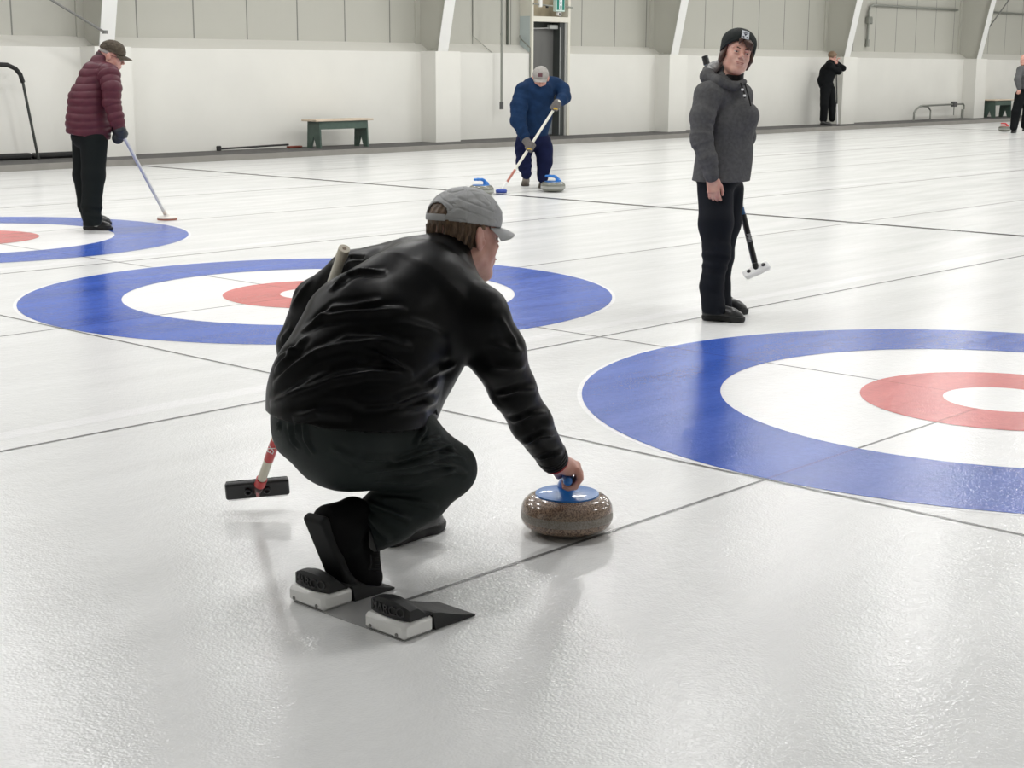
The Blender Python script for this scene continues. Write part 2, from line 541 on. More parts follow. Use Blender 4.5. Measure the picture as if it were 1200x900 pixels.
for i in range(-1, 4):
    cy = i * SHEET
    h = annulus('target_house', 0, cy, 1.829, 1.85, 0.0006, ICE_WHITE, fl)
    annulus('blue_ring', 0, cy, 1.219, 1.829, 0.0018, ICE_BLUE, h)
    annulus('white_ring', 0, cy, 0.61, 1.219, 0.0006, ICE_WHITE, h)
    annulus('red_ring', 0, cy, 0.255, 0.61, 0.0018, ICE_RED, h)
    annulus('button', 0, cy, 0, 0.255, 0.0018, ICE_WHITE, h)
    # the centre line runs under the rings' paint and shows again in the white ring
    strip('centre_line', -3.66, cy, X1 - 3, cy, 0.014, 0.0010, ICE_LINE, fl)
    for s_ in (-1, 1):
        for (a_, b_, mt_) in ((1.219, 1.829, ICE_BLUE_D), (.255, .61, ICE_RED_D)):
            strip('line_under_paint', s_ * a_, cy, s_ * b_, cy, .013, .0021, mt_, fl)
            strip('line_under_paint', 0, cy + s_ * a_, 0, cy + s_ * b_, .011, .0021, mt_, fl)
for i in range(-1, 4):
    y = (i + .5) * SHEET
    if y < YK - .5:
        strip('side_line', X0, y, X1, y, 0.018, 0.0012, ICE_LINE, fl)
        strip('white_band', X0, y + .22, X1, y + .22, 0.11, 0.0004, ICE_BAND, fl)
strip('back_line', -1.84, Y0, -1.84, YK, 0.016, 0.0014, ICE_LINE, fl)
strip('tee_line', 0, Y0, 0, YK, 0.014, 0.0014, ICE_LINE, fl)
strip('hog_line', 6.45, Y0, 6.45, YK, 0.10, 0.0014, ICE_DARK, fl)
strip('hog_line', 28.3, Y0, 28.3, YK, 0.10, 0.0014, ICE_DARK, fl)

# ------------------------------------------------------------------ walls
WHITE = mat('wall_white_paint', (0.77, 0.762, 0.715), 0.5, bump=0.15, bscale=60, vary=0.02, vscale=1.5)
CAPM = mat('ledge_paint', (0.66, 0.65, 0.60), 0.6)
DARKGREY = mat('walkway_rubber', (0.085, 0.083, 0.08), 0.75, bump=0.5, bscale=350, vary=0.15, vscale=3)
KERB = mat('kerb_board', (0.24, 0.23, 0.21), 0.6, vary=0.06, vscale=4)

def panel_material():
    M = bpy.data.materials.new('upper_wall_panels'); M.use_nodes = True; nt = M.node_tree; b = nt.nodes['Principled BSDF']
    geo = nt.nodes.new('ShaderNodeNewGeometry'); sx = nt.nodes.new('ShaderNodeSeparateXYZ'); nt.links.new(geo.outputs['Position'], sx.inputs[0])
    def chain(op, v, src, v2=None):
        n = nt.nodes.new('ShaderNodeMath'); n.operation = op; nt.links.new(src, n.inputs[0])
        if v is not None: n.inputs[1].default_value = v
        if v2 is not None: n.inputs[2].default_value = v2
        return n.outputs[0]
    f = chain('FRACT', None, chain('MULTIPLY_ADD', 1 / SEAM, sx.outputs['X'], -SEAM0 / SEAM + 50))
    d = chain('ABSOLUTE', None, chain('SUBTRACT', 0.5, f))
    seam = chain('GREATER_THAN', 0.5 - 0.012, d)
    rib = chain('SINE', None, chain('MULTIPLY', 2 * PI / 0.105, sx.outputs['X']))
    rib2 = chain('MULTIPLY_ADD', 0.5, rib, 0.5)
    mix = nt.nodes.new('ShaderNodeMixRGB'); mix.inputs[1].default_value = (0.475, 0.47, 0.42, 1); mix.inputs[2].default_value = (0.20, 0.20, 0.18, 1)
    nt.links.new(seam, mix.inputs[0]); nt.links.new(mix.outputs[0], b.inputs['Base Color'])
    b.inputs['Roughness'].default_value = 0.5
    bp = nt.nodes.new('ShaderNodeBump'); bp.inputs['Strength'].default_value = 0.06; bp.inputs['Distance'].default_value = 0.003
    nt.links.new(rib2, bp.inputs['Height']); nt.links.new(bp.outputs['Normal'], b.inputs['Normal'])
    return M
SEAM = 1.048; SEAM0 = 5.50
PANEL = panel_material()
YU = YW + 0.28            # upper wall plane, set back behind the sloped ledge
WZ = 1.66                 # top of the white wainscot face
wall = MB().box((X0, YU, 0), (X1, YU + .25, CEIL)).build('wall_far', PANEL)
tag(wall, 'far side wall with beige upper panels over a white painted wainscot', kind='structure')
w2 = MB(); 
DX0, DX1 = 16.30, 17.32   # door opening
for a, b in ((X0, DX0 - .06), (DX1 + .06, X1)):
    w2.box((a, YW, 0), (b, YU, WZ))
w2.build('wainscot', WHITE, wall)
cp = MB()
for a, b in ((X0, DX0 - .06), (DX1 + .06, X1)):
    cp.prism([(a, YW, WZ), (a, YU, WZ + .16), (a, YU, WZ)], (b - a, 0, 0))
cp.build('wainscot_ledge', CAPM, wall)

walk = MB().box((X0, YK + .03, 0), (X1, YW, KZ)).build('walkway', DARKGREY)
tag(walk, 'dark rubber walkway raised along the far wall', kind='structure')
MB().box((X0, YK, 0), (X1, YK + .03, KZ + .012)).build('kerb', KERB, walk)

OTHER = mat('plain_wall', (0.62, 0.61, 0.57), 0.6)
tag(MB().box((X0 - .25, Y0 - .25, 0), (X1 + .25, Y0, CEIL)).build('wall_near', OTHER), kind='structure')
tag(MB().box((X0 - .25, Y0, 0), (X0, YU + .25, CEIL)).build('wall_back', OTHER), kind='structure')
tag(MB().box((X1, Y0, 0), (X1 + .25, YU + .25, CEIL)).build('wall_end', OTHER), kind='structure')
CEILM = mat('ceiling_sheet', (0.72, 0.72, 0.70), 0.7)
tag(MB().box((X0 - .25, Y0 - .25, CEIL), (X1 + .25, YU + .25, CEIL + .2)).build('ceiling', CEILM), kind='structure')

# steel frames: white box pilaster, then an I-shaped column leaning into the room
STEEL = mat('column_steel_paint', (0.50, 0.495, 0.44), 0.5)
FLANGE = mat('column_flange_white', (0.80, 0.80, 0.78), 0.45)
YP = 17.12
COLS = [-0.35, 6.42, 13.32, 20.15, 27.05, 33.95, 40.8]
for i, cx in enumerate(COLS):
    names = {1: 'behind the man in the maroon jacket', 2: 'right of the green bench', 3: 'left of the woman in the grey hoodie', 4: 'beside the man in black leaning by the wall', 5: 'left of the small far bench'}
    lab = 'white boxed pilaster with leaning steel column above, ' + names.get(i, 'outside the frame')
    pw = 0.62
    r = root('column', lab, 'column', (cx, YP, KZ)); r['kind'] = 'structure'
    o = (cx, YP, KZ)
    MB(o).box((cx, YP, KZ), (cx + pw, YW, WZ + .01)).build('pilaster', WHITE, r)
    fx = cx + 0.12; fw = 0.25; zt = CEIL
    def yin(z): return YP + 0.06 - 0.21 * (z - WZ)
    k = MB(o)
    t = 0.016
    # inner (leaning) flange
    k.prism([(fx, yin(WZ), WZ), (fx, yin(zt), zt), (fx, yin(zt) + t, zt), (fx, yin(WZ) + t, WZ)], (fw, 0, 0))
    k.build('inner_flange', FLANGE, r)
    k = MB(o)
    k.prism([(fx + fw / 2 - .006, yin(WZ) + t, WZ), (fx + fw / 2 - .006, yin(zt) + t, zt), (fx + fw / 2 - .006, YU - .03, zt), (fx + fw / 2 - .006, YU - .03, WZ)], (.012, 0, 0))
    k.box((fx + .02, YP + .1, WZ + .01), (fx + fw - .02, YU - .03, WZ + .03))
    k.build('web', STEEL, r)
    MB(o).box((fx, YU - .03, WZ + .02), (fx + fw, YU, zt)).build('outer_flange', STEEL, r)
    b = MB(o)
    for (dx, dy) in ((.06, .18), (.19, .18), (.06, .32), (.19, .32)):
        b.lathe([(0, 0.018), (.013, .018), (.013, 0), (0, 0)], (fx + dx, YP + dy, WZ + .03), n=6)
    b.build('anchor_bolts', mat('bolt_steel', (.55, .55, .53), .35, .6), r)

# ------------------------------------------------------------------ ceiling lamps
LFR = mat('lamp_housing', (0.8, 0.8, 0.8), 0.4)
lm = None
ld = bpy.data.lights.new('lamp_light', 'AREA')
ld.shape = 'RECTANGLE'; ld.size = 1.2; ld.size_y = 0.30; ld.energy = LAMP_W; ld.color = LAMP_COLOR
hm = None
for i, (x, y) in enumerate(LAMP_SPOTS):
    if hm is None:
        h0 = MB().prism([(-.62, -.17, 0), (-.62, .17, 0), (-.62, .1, .08), (-.62, -.1, .08)], (1.24, 0, 0)).build('ceiling_lamp', LFR)
        hm = h0.data
        cm = MB().tube([(0, 0, .08), (0, 0, CEIL - LAMP_Z)], .004, 6).build('hanging_wire', LFR, h0)
        c0 = cm; cm = cm.data
    else:
        h0 = link('ceiling_lamp', hm, None); c0 = link('hanging_wire', cm, None, h0)
    c0.location = (-.5, 0, 0); c1 = link('hanging_wire', cm, None, h0); c1.location = (.5, 0, 0)
    h0.location = (x, y, LAMP_Z)
    tag(h0, 'linear white lamp hanging from the rink ceiling', 'lamp', 'ceiling lamps over the ice')
    lo = bpy.data.objects.new('lamp_light', ld); COL.objects.link(lo); lo.parent = h0; lo.location = (0, 0, -0.005)
# ------------------------------------------------------------------ door in the far wall
CREAM = mat('door_frame_cream', (0.74, 0.72, 0.63), 0.5)
dr = root('door_1', 'grey steel door in a cream frame below a green exit sign', 'door', (DX0, YW, KZ)); dr['kind'] = 'structure'
o = (DX0, YW, KZ)
DT = 2.26
MB(o).box((DX0 - .06, YW - .02, KZ), (DX0, YU, CEIL)).build('frame_post', CREAM, dr)
MB(o).box((DX1, YW - .02, KZ), (DX1 + .06, YU, CEIL)).build('frame_post', CREAM, dr)
MB(o).box((DX0, YW - .02, DT), (DX1, YU, DT + .10)).build('frame_header', CREAM, dr)
MB(o).box((DX0 - .066, YW + .02, WZ + .02), (DX0 - .0605, YU, DT + .10)).build('side_sheet', mat('pale_sheet_metal', (0.55, 0.62, 0.62), 0.35, .2), dr)
MB(o).box((DX0, YU - .06, DT + .10), (DX1, YU, CEIL)).build('plywood_panel', mat('plywood_brown', (0.36, 0.31, 0.22), 0.7, vary=.15, vscale=6), dr)
DGR = mat('door_grey', (0.135, 0.135, 0.13), 0.45, vary=0.12, vscale=3, stretch=(1, 1, .3))
leaf = MB(o).box((DX0, YU - .08, KZ + .02), (DX1 - .20, YU - .03, DT - .10)).build('door_leaf', DGR, dr)
MB(o).box((DX0 + .3, YU - .085, KZ + .02), (DX1 - .22, YU - .08, KZ + .36)).build('kick_plate', mat('kick_plate_steel', (.36, .40, .43), .35, .4, vary=.2, vscale=12), dr)
MB(o).box((DX1 - .33, YU - .088, KZ + .30), (DX1 - .26, YU - .084, KZ + .34)).build('sticker', mat('white_sticker', (.9, .9, .9), .5), dr)
MB(o).box((DX0, YU - .05, DT - .10), (DX1, YU, DT)).build('door_head', mat('door_head_dark', (0.05, 0.055, 0.05), 0.6), dr)
MB(o).box((DX1 - .20, YW + .03, KZ), (DX1 - .06, YU, DT)).build('dark_reveal', mat('reveal_dark', (0.045, 0.05, 0.048), 0.5), dr)
MB(o).box((DX1 - .20, YW + .024, KZ + .02), (DX1 - .175, YW + .03, DT - .1)).build('edge_strip', mat('edge_strip', (0.30, 0.31, 0.30), .4), dr)
MB(o).box((DX1 - .06, YW + .01, KZ), (DX1, YU, DT)).build('inner_stop', mat('inner_stop_grey', (0.38, 0.38, 0.36), 0.5), dr)
cl = MB(o).box((DX0 + .58, YW + .08, DT - .13), (DX0 + .84, YW + .15, DT - .05), .008).build('door_closer', mat('closer_grey', (0.42, 0.44, 0.42), 0.4), dr)
MB(o).tube([(DX0 + .6, YW + .12, DT - .11), (DX0 + .1, YU - .09, DT - .13)], .012, 8).build('closer_arm', mat('alu', (.6, .6, .6), .35, .8), cl)

o = (DX0 + .66, YW, 2.44)
es = root('exit_sign', 'small green and white running-man exit sign above the grey door', 'sign', o)
MB(o).box((DX0 + .60, YW - .06, 2.46), (DX0 + .87, YW + .02, 2.74), .008).build('sign_box', mat('sign_pale', (0.62, 0.78, 0.72), .4), es)
MB(o).box((DX0 + .625, YW - .064, 2.49), (DX0 + .845, YW - .060, 2.72)).build('green_field', mat('sign_green', (0.0, 0.19, 0.14), .4), es)
MB(o).box((DX0 + .69, YW - .067, 2.495), (DX0 + .775, YW - .064, 2.715)).build('doorway_symbol', mat('sign_white', (.9, .93, .95), .4), es)
gm = MB(o).lathe([(0, .002), (.014, .002), (.014, 0), (0, 0)], (DX0 + .728, YW - .067, 2.675), np.array([[1, 0, 0], [0, 0, -1], [0, 1, 0]], float), n=14)
for a, b, c, d in ((.728, 2.655, .735, 2.59), (.735, 2.59, .715, 2.55), (.715, 2.55, .722, 2.51), (.735, 2.59, .752, 2.555), (.752, 2.555, .748, 2.515), (.73, 2.64, .708, 2.61), (.73, 2.64, .757, 2.62)):
    gm.tube([(DX0 + a, YW - .069, b), (DX0 + c, YW - .069, d)], .0065, 6)
gm.build('running_figure', mat('sign_green'  , (0, .19, .14)), es)
o = (DX0 + .66, YW, 2.40)
ex = root('junction_box', 'small pale box hanging right below the exit sign', 'junction box', o)
MB(o).box((DX0 + .69, YW - .03, 2.385), (DX0 + .80, YW + .03, 2.455), .005).build('box_body', mat('plastic_pale', (.75, .73, .70), .5), ex)
MB(o).box((DX0 + .725, YW - .034, 2.40), (DX0 + .765, YW - .03, 2.435)).build('dark_face', mat('black_plastic', (.02, .02, .02), .5), ex)
o = (DX0 + .2, YW, 2.58)
ex = root('conduit_run', 'short grey horizontal conduit with white fitting, left of the exit sign', 'conduit', o)
MB(o).tube([(DX0 - .03, YW - .04, 2.585), (DX0 + .52, YW - .04, 2.56)], .014, 8).build('conduit', mat('galvanised', (.30, .31, .28), .4, .6), ex)
MB(o).box((DX0 + .12, YW - .07, 2.53), (DX0 + .20, YW - .0, 2.67), .01).build('white_fitting', mat('plastic_white', (.85, .85, .82), .5), ex)
MB(o).lathe([(0, .03), (.028, .03), (.028, 0), (0, 0)], (DX0 + .35, YW - .05, 2.52), n=12).build('black_knob', mat('black_plastic', (.02, .02, .02)), ex)
tag(MB((DX1, YW, 2.5)).tube([(DX0 + .88, YW - .04, 2.56), (DX1 + .10, YW - .04, 2.55)], .013, 8).build('conduit_stub', mat('galvanised', ())), 'short grey conduit stub reaching right from the exit sign', 'conduit')
o = (DX0 - .09, YW, WZ)
ex = root('door_switch', 'thin conduit dropping to a dark switch box left of the door', 'switch', o)
MB(o).tube([(DX0 - .12, YU - .05, 2.0), (DX0 - .12, YU - .06, 1.95), (DX0 - .09, YW - .015, WZ + .1), (DX0 - .09, YW - .015, 1.06)], .012, 8).build('conduit', mat('galvanised', ()), ex)
MB(o).box((DX0 - .14, YW - .06, .93), (DX0 - .04, YW, 1.06), .006).build('switch_box', mat('dark_box', (.10, .10, .10), .5), ex)

# hanging vertical pipe left of the door
o = (15.27, 17.35, .6)
ex = root('hanging_pipe', 'long thin vertical grey pipe hanging before the wall, left of the door', 'pipe', o)
MB(o).tube([(15.27, 17.35, 6.0), (15.27, 17.35, .72)], .022, 10).build('pipe', mat('galvanised', ()), ex)
MB(o).tube([(15.27, 17.35, .76), (15.27, 17.35, .62)], .038, 10).build('plug_end', mat('dark_box', ()), ex)
MB(o).tube([(15.27, 17.35, 1.98), (15.27, 17.35, 2.02)], .028, 10).build('coupling', mat('galvanised', ()), ex)
o = (14.95, YU, WZ)
tag(MB(o).tube([(14.93, YU - .02, 6.0), (14.93, YU - .02, WZ + .3), (15.16, YW - .01, WZ)], .010, 6).build('wall_wire', mat('wire_grey', (.38, .38, .34), .5)), 'thin wire down the upper wall bending over the ledge', 'wire')
for i, (x, nm) in enumerate(((15.85, 'thin dark strip down the upper wall directly left of the door'),)):
    tag(MB((x, YU, WZ)).box((x, YU - .04, WZ + .16), (x + .04, YU, CEIL)).build('wall_strip', mat('dark_trim', (.10, .11, .09), .5)), nm, 'strip')
# right hand conduit
o = (29.1, YU, 2.0)
ex = root('wall_conduit', 'grey conduit bent down to a plug, between the man in black and the far bench', 'conduit', o)
MB(o).tube([(33.85, YU - .05, 2.98), (29.35, YU - .05, 2.97), (29.22, YU - .05, 2.93), (29.16, YU - .05, 2.80), (29.16, YU - .05, 2.05)], .030, 8).build('conduit', mat('galvanised', ()), ex)
MB(o).box((29.07, YU - .12, 2.50), (29.27, YU, 2.68), .02).build('conduit_box', mat('galvanised', ()), ex)
MB(o).tube([(29.16, YU - .05, 2.12), (29.16, YU - .05, 1.94)], .055, 8).build('plug_end', mat('galvanised', ()), ex)
tag(MB((36, YU, 2.9)).tube([(34.6, YU - .05, 2.98), (40.6, YU - .05, 2.98)], .028, 8).build('wall_conduit', mat('galvanised', ())), 'straight grey conduit on the upper wall right of the last column', 'conduit')
ROD = mat('brace_steel', (.20, .20, .19), .5, .3)
for (P0, P1, lb) in ((on_y(57, -2, 17.0), on_y(123, 38, 17.0), 'thin diagonal brace rod high on the wall above the maroon jacket man'),
                     (on_y(1204, -30, 17.5), on_y(1152, 42, 17.5), 'thin diagonal brace rod at the upper right corner of the photo')):
    P0 = P0 + (P0 - P1) * 1.5
    ex = root('brace_rod', lb, 'brace', P1)
    MB(P1).tube([P0, P1], .018, 8).build('rod', ROD, ex)
    MB(P1).lathe([(0, .05), (.04, .05), (.04, 0), (0, 0)], P1 - [0, 0, .02], n=10).build('rod_end', ROD, ex)

# ------------------------------------------------------------------ benches
GREEN = mat('bench_green_paint', (0.065, 0.105, 0.085), 0.45, vary=0.12, vscale=9)
PLANK = mat('bench_pale_top', (0.66, 0.55, 0.43), 0.5, vary=0.08, vscale=14, stretch=(.2, 3, 1))
def bench(x, y, w, dpt, h, label):
    o = (x, y, KZ)
    r = root('bench', label, 'bench', o)
    MB(o).box((x - .10, y - .02, KZ + h - .032), (x + w + .10, y + dpt + .02, KZ + h), .006).build('bench_top', PLANK, r)
    for s, n in ((0, x), (1, x + w - .03)):
        pr = [(0, 0), (dpt * .30, 0), (dpt * .5, .20), (dpt * .70, 0), (dpt, 0), (dpt * .94, h - .034), (dpt * .06, h - .034)]
        MB(o).prism([(n, y + a, KZ + b) for a, b in pr], (.03, 0, 0)).build('end_leg', GREEN, r)
    MB(o).box((x + .03, y + .012, KZ + h - .16), (x + w - .03, y + .034, KZ + h - .034)).build('apron', GREEN, r)
    MB(o).box((x + .03, y + dpt - .036, KZ + h - .16), (x + w - .03, y + dpt - .014, KZ + h - .034)).build('apron', GREEN, r)
    return r
bench(10.38, 16.82, 1.06, .34, .47, 'dark green wooden bench with pale plank top against the white wall')
bench(34.72, 16.86, 1.0, .36, .50, 'dark green bench at the far right beyond the last column, behind the grey-shirted man')

# ------------------------------------------------------------------ padded rail on the walkway at the left
o = (5.4, 17.2, KZ)
r = root('rail', 'bent black pipe rail standing on the walkway at the left edge', 'rail', o)
BLK = mat('black_foam', (.012, .012, .012), .7)
MB(o).tube([(5.48, 17.22, KZ), (5.30, 17.22, 1.18)], .020, 10).build('upright', mat('dark_pipe', (.06, .065, .06), .4, .3), r)
MB(o).tube([(x_, 17.22, z_) for x_, z_ in ((5.305, 1.16), (5.27, 1.27), (5.20, 1.35), (5.08, 1.40), (4.8, 1.41), (4.2, 1.41))], .032, 12).build('padding', BLK, r)
MB(o).tube([(4.2, 17.22, 1.41), (3.5, 17.22, 1.38), (3.4, 17.22, KZ)], .022, 10).build('far_upright', mat('galvanised', ()), r)
o = (5, 17.25, KZ)
tag(MB(o).box((2.5, 17.34, KZ), (5.47, 17.49, KZ + .09), .03).build('rolled_mat', BLK), 'black rolled mat lying along the walkway at the left edge, left of the rail foot', 'mat')
tag(MB(o).box((5.50, 17.34, KZ), (6.40, 17.49, KZ + .085), .03).build('rolled_mat', BLK), 'black rolled mat lying on the walkway behind the maroon jacket man', 'mat')

# broom lying by the bench
a = np.array([8.75, 17.40, KZ + .03]); b = np.array([10.10, 17.30, KZ + .06])
r = root('curling_broom', 'broom lying on the walkway with its head under the green bench', 'broom', (b[0], b[1], KZ))
MB((b[0], b[1], KZ)).tube([a, b], .016, 8).build('shaft', mat('black_plastic', ()), r)
MB((b[0], b[1], KZ)).box(b + [-.02, -.05, -.055], b + [.26, .04, -.025], .01).build('brush_head', mat('brush_red_dark', (.22, .05, .03), .7), r)
MB((b[0], b[1], KZ)).box(a + [-.02, -.025, -.03], a + [.06, .025, .05], .012).build('end_grip', mat('black_plastic', ()), r)

# low metal frame on the far walkway
o = (31.9, 17.25, KZ)
r = root('metal_frame', 'low bent metal pipe frame lying on the walkway right of the man in black', 'frame', o)
GV = mat('galvanised', ()); y = 17.25
MB(o).tube([(30.87, y, KZ), (30.87, y, .28), (31.0, y, .38), (31.2, y, .44), (31.4, y, .45)], .028, 8).build('bent_end', GV, r)
MB(o).tube([(31.3, y, .44), (31.6, y, .42), (31.75, y, .32), (31.75, y, KZ)], .022, 8).build('bent_leg', GV, r)
MB(o).tube([(31.3, y, .45), (33.55, y, .47), (33.62, y, .42), (33.62, y, .32)], .026, 8).build('top_pipe', GV, r)
MB(o).box((32.95, y - .06, .40), (33.13, y + .06, .54), .02).build('clamp', mat('dark_box', ()), r)
MB(o).tube([(33.05, y, .42), (33.05, y, .17)], .014, 6).build('drop_rod', GV, r)
MB(o).tube([(33.55, y, .32), (33.55, y, KZ)], .036, 8).build('end_post', GV, r)

# ------------------------------------------------------------------ curling stones
def granite(name, dark, lite, band=None, band2=None):
    M = bpy.data.materials.new(name); M.use_nodes = True; nt = M.node_tree; b = nt.nodes['Principled BSDF']
    tc = nt.nodes.new('ShaderNodeTexCoord')
    n = nt.nodes.new('ShaderNodeTexNoise'); n.inputs['Scale'].default_value = 210; n.inputs['Detail'].default_value = 3; n.inputs['Roughness'].default_value = .7
    nt.links.new(tc.outputs['Object'], n.inputs['Vector'])
    r = nt.nodes.new('ShaderNodeValToRGB'); e = r.color_ramp.elements
    e[0].position = .36; e[0].color = tuple(dark) + (1,); e[1].position = .66; e[1].color = tuple(lite) + (1,)
    nt.links.new(n.outputs['Fac'], r.inputs['Fac']); nt.links.new(r.outputs['Color'], b.inputs['Base Color'])
    b.inputs['Roughness'].default_value = .16 if band is None else .4
    b.inputs['Coat Weight'].default_value = .5 if band is None else 0
    return M
def stone(c, ang, label, gran, bandm, hcol, group=None, group_handle=None):
    r = root('curling_stone', label, 'curling stone', (c[0], c[1], 0.0), group)
    R_ = .1415
    up = [(R_, .070)]
    for k in range(1, 9):
        t = k / 8 * PI / 2; up.append((.088 + (R_ - .088) * math.cos(t), .070 + .048 * math.sin(t)))
    up.append((0, .118))
    lo = [(0, .004), (.055, .004), (.062, .0005), (.068, .004), (.080, .007)]
    for k in range(1, 9):
        t = k / 8 * PI / 2; lo.append((.080 + (R_ - .080) * math.sin(t), .045 - .038 * math.cos(t)))
    MB().lathe(lo, n=64).build('lower_body', gran, r, True)
    MB().lathe([(R_, .045), (R_ + .0006, .048), (R_ + .0006, .067), (R_, .070)], n=64).build('striking_band', bandm, r, True)
    MB().lathe(up, n=64).build('upper_body', gran, r, True)
    MB().lathe([(.097, .1145), (.0985, .117), (.0975, .1215), (.090, .1225), (.080, .1235), (.040, .125), (0, .125)], n=56).build('handle_disc', hcol, r, True)
    d = np.array([math.cos(ang), math.sin(ang), 0.])
    S = Solid(.0025, .015)
    f = lambda a, z: d * a + np.array([0, 0, z])
    S.chain([f(.062, .124), f(.052, .145), f(.036, .166), f(.010, .178), f(-.04, .181), f(-.080, .180)], [.021, .0155, .0150, .0145, .0140, .0142], .012)
    S.cone(f(.066, .122), f(.050, .124), .028, .026, .02)
    S.cut([0, 0, .121], [0, 0, -1])
    S.build('handle', hcol, r)
    return r
GB = granite('granite_brown', (.050, .030, .020), (.45, .32, .235))
GBB = granite('granite_brown_band', (.16, .14, .115), (.36, .325, .285), band=1)
GG = granite('granite_grey', (.07, .075, .06), (.26, .26, .22))
GGB = granite('granite_grey_band', (.22, .23, .21), (.40, .41, .38), band=1)
BLUEH = mat('handle_blue', (0.010, 0.155, 0.50), 0.28, coat=.4)
REDH = mat('handle_red', (0.55, 0.03, 0.03), 0.3, coat=.4)
SC = np.array([-2.775, .105])
HANG = math.radians(42)
stone(SC, HANG, 'brown granite curling stone with blue handle held by the crouching man', GB, GBB, BLUEH)
stone((7.15, 8.90), math.radians(-45), 'grey curling stone with blue handle at the feet of the man sweeping', GG, GGB, BLUEH)
c = on_z(564, 229.3)
stone((c[0], c[1]), math.radians(-20), 'grey curling stone with blue handle just beyond the crouching man\'s cap', GG, GGB, BLUEH)
c = on_z(1177, 154)
stone((c[0], c[1]), math.radians(-50), 'far curling stone with red handle beside the man at the right edge', GG, GGB, REDH)

# ------------------------------------------------------------------ hack
o = (-3.70, 0, 0)
hk = root('hack', 'pair of black rubber footholds on white blocks set in the ice', 'hack', o)
WB = mat('hack_white_plastic', (.88, .88, .86), .32, coat=.2)
RB = mat('hack_black_rubber', (.012, .0125, .013), .55, bump=.5, bscale=500)
MB(o).box((-3.772, -.222, .0003), (-3.60, .205, .002)).build('base_plate', mat('hack_plate_grey', (.40, .40, .40), .3), hk)
for s, (y0, y1) in enumerate(((.082, .228), (-.226, -.074))):
    bl = MB(o).box((-3.775, y0, .001), (-3.668, y1, .046), .010).build('white_block', WB, hk, True)
    for yy in (y0 + .027, y1 - .027):
        MB(o).lathe([(0, .002), (.005, .002), (.005, 0), (0, 0)], (-3.775, yy, .014), np.array([[0, 0, -1], [0, 1, 0], [1, 0, 0]], float), n=12).build('screw', mat('screw_grey', (.2, .2, .19), .5), bl)
    BK = .013
    # rubber foothold: curved back wall, dished, running down to a thin toe pad
    ym = (y0 + y1) / 2; w = (y1 - y0) / 2 - .004
    nu, nv = 26, 18; vs = []; fs = []
    for i in range(nu + 1):
        t = i / nu
        for j in range(nv + 1):
            q = -1 + 2 * j / nv
            xb = -3.763 + BK * q * q            # curved back
            x = xb + (-3.515 - xb) * t
            ww = w * (1 - .03 * t)
            prof = [(0, .092), (.10, .094), (.17, .088), (.26, .064), (.36, .050), (.46, .044), (.6, .032), (.8, .017), (1, .006)]
            z = np.interp(t, [a for a, _ in prof], [b for _, b in prof])
            if t < .3: z -= .016 * abs(q) ** 3
            z += .006 * math.cos(q * PI) * (1 - min(1, t * 2.2)) * (1 if t > .15 else .3)
            vs.append((x, ym + q * ww, z))
    top = len(vs)
    for i in range(nu + 1):
        t = i / nu
        for j in range(nv + 1):
            q = -1 + 2 * j / nv
            xb = -3.763 + BK * q * q; x = xb + (-3.515 - xb) * t
            z = .0465 if x < -3.667 else .0015
            vs.append((x, ym + q * w * (1 - .03 * t), z))
    I = lambda i, j, b=0: b * top + i * (nv + 1) + j
    for i in range(nu):
        for j in range(nv):
            fs.append((I(i, j), I(i, j + 1), I(i + 1, j + 1), I(i + 1, j))); fs.append((I(i, j, 1), I(i + 1, j, 1), I(i + 1, j + 1, 1), I(i, j + 1, 1)))
        fs.append((I(i, 0), I(i + 1, 0), I(i + 1, 0, 1), I(i, 0, 1))); fs.append((I(i, nv), I(i, nv, 1), I(i + 1, nv, 1), I(i + 1, nv)))
    for j in range(nv):
        fs.append((I(0, j), I(0, j, 1), I(0, j + 1, 1), I(0, j + 1))); fs.append((I(nu, j), I(nu, j + 1), I(nu, j + 1, 1), I(nu, j, 1)))
    fh = MB(o).add(vs, fs).build('rubber_foothold', RB, hk, True, angle=50)
    Rt = np.array([[0, 0, -1], [-1, 0, 0], [0, 1, 0]], float)
    tx = text_mesh('MARCO', .034, .0022, Rt, (0, 0, 0), 'raised_lettering', mat('hack_lettering', (.035, .036, .038), .5), fh, squeeze=1.0)
    n = len(tx.data.vertices); co = np.zeros(n * 3, np.float32); tx.data.vertices.foreach_get('co', co); co = co.reshape(-1, 3).astype(float)
    q = co[:, 1] / w
    co[:, 0] += -3.7645 + BK * q * q; co[:, 1] += ym; co[:, 2] += .066
    co -= np.array(o); tx.data.vertices.foreach_set('co', co.astype(np.float32).ravel())

# ------------------------------------------------------------------ brooms
def broom(name_label, top, bottom, rad, segs, grp=None):
    """segs: (name, t0, t1, material, radius factor) along top..bottom"""
    top = np.asarray(top, float); bottom = np.asarray(bottom, float)
    o = np.array([bottom[0], bottom[1], 0.0])
    r = root('curling_broom', name_label, 'broom', o)
    first = None
    for (nm, a, b, mt, k) in segs:
        MB(o).tube([top + (bottom - top) * a, top + (bottom - top) * b], rad * k, 20).build(nm, mt, r, True)
    return r, o
# ------------------------------------------------------------------ people
def skin_mat(name, base, red):
    M = mat(name, base, .48, vary=.12, vscale=26, sss=.25, bump=.12, bscale=240, color2=red)
    return M
SKIN = skin_mat('skin_fair', (.68, .42, .335), (.60, .31, .245))
SKIN2 = skin_mat('skin_pink', (.66, .38, .31), (.56, .27, .215))
LIPS = mat('lips', (.42, .13, .12), .45)
EYEW = mat('eye_white', (.42, .38, .35), .35)
IRIS = mat('iris_dark', (.035, .025, .02), .2)

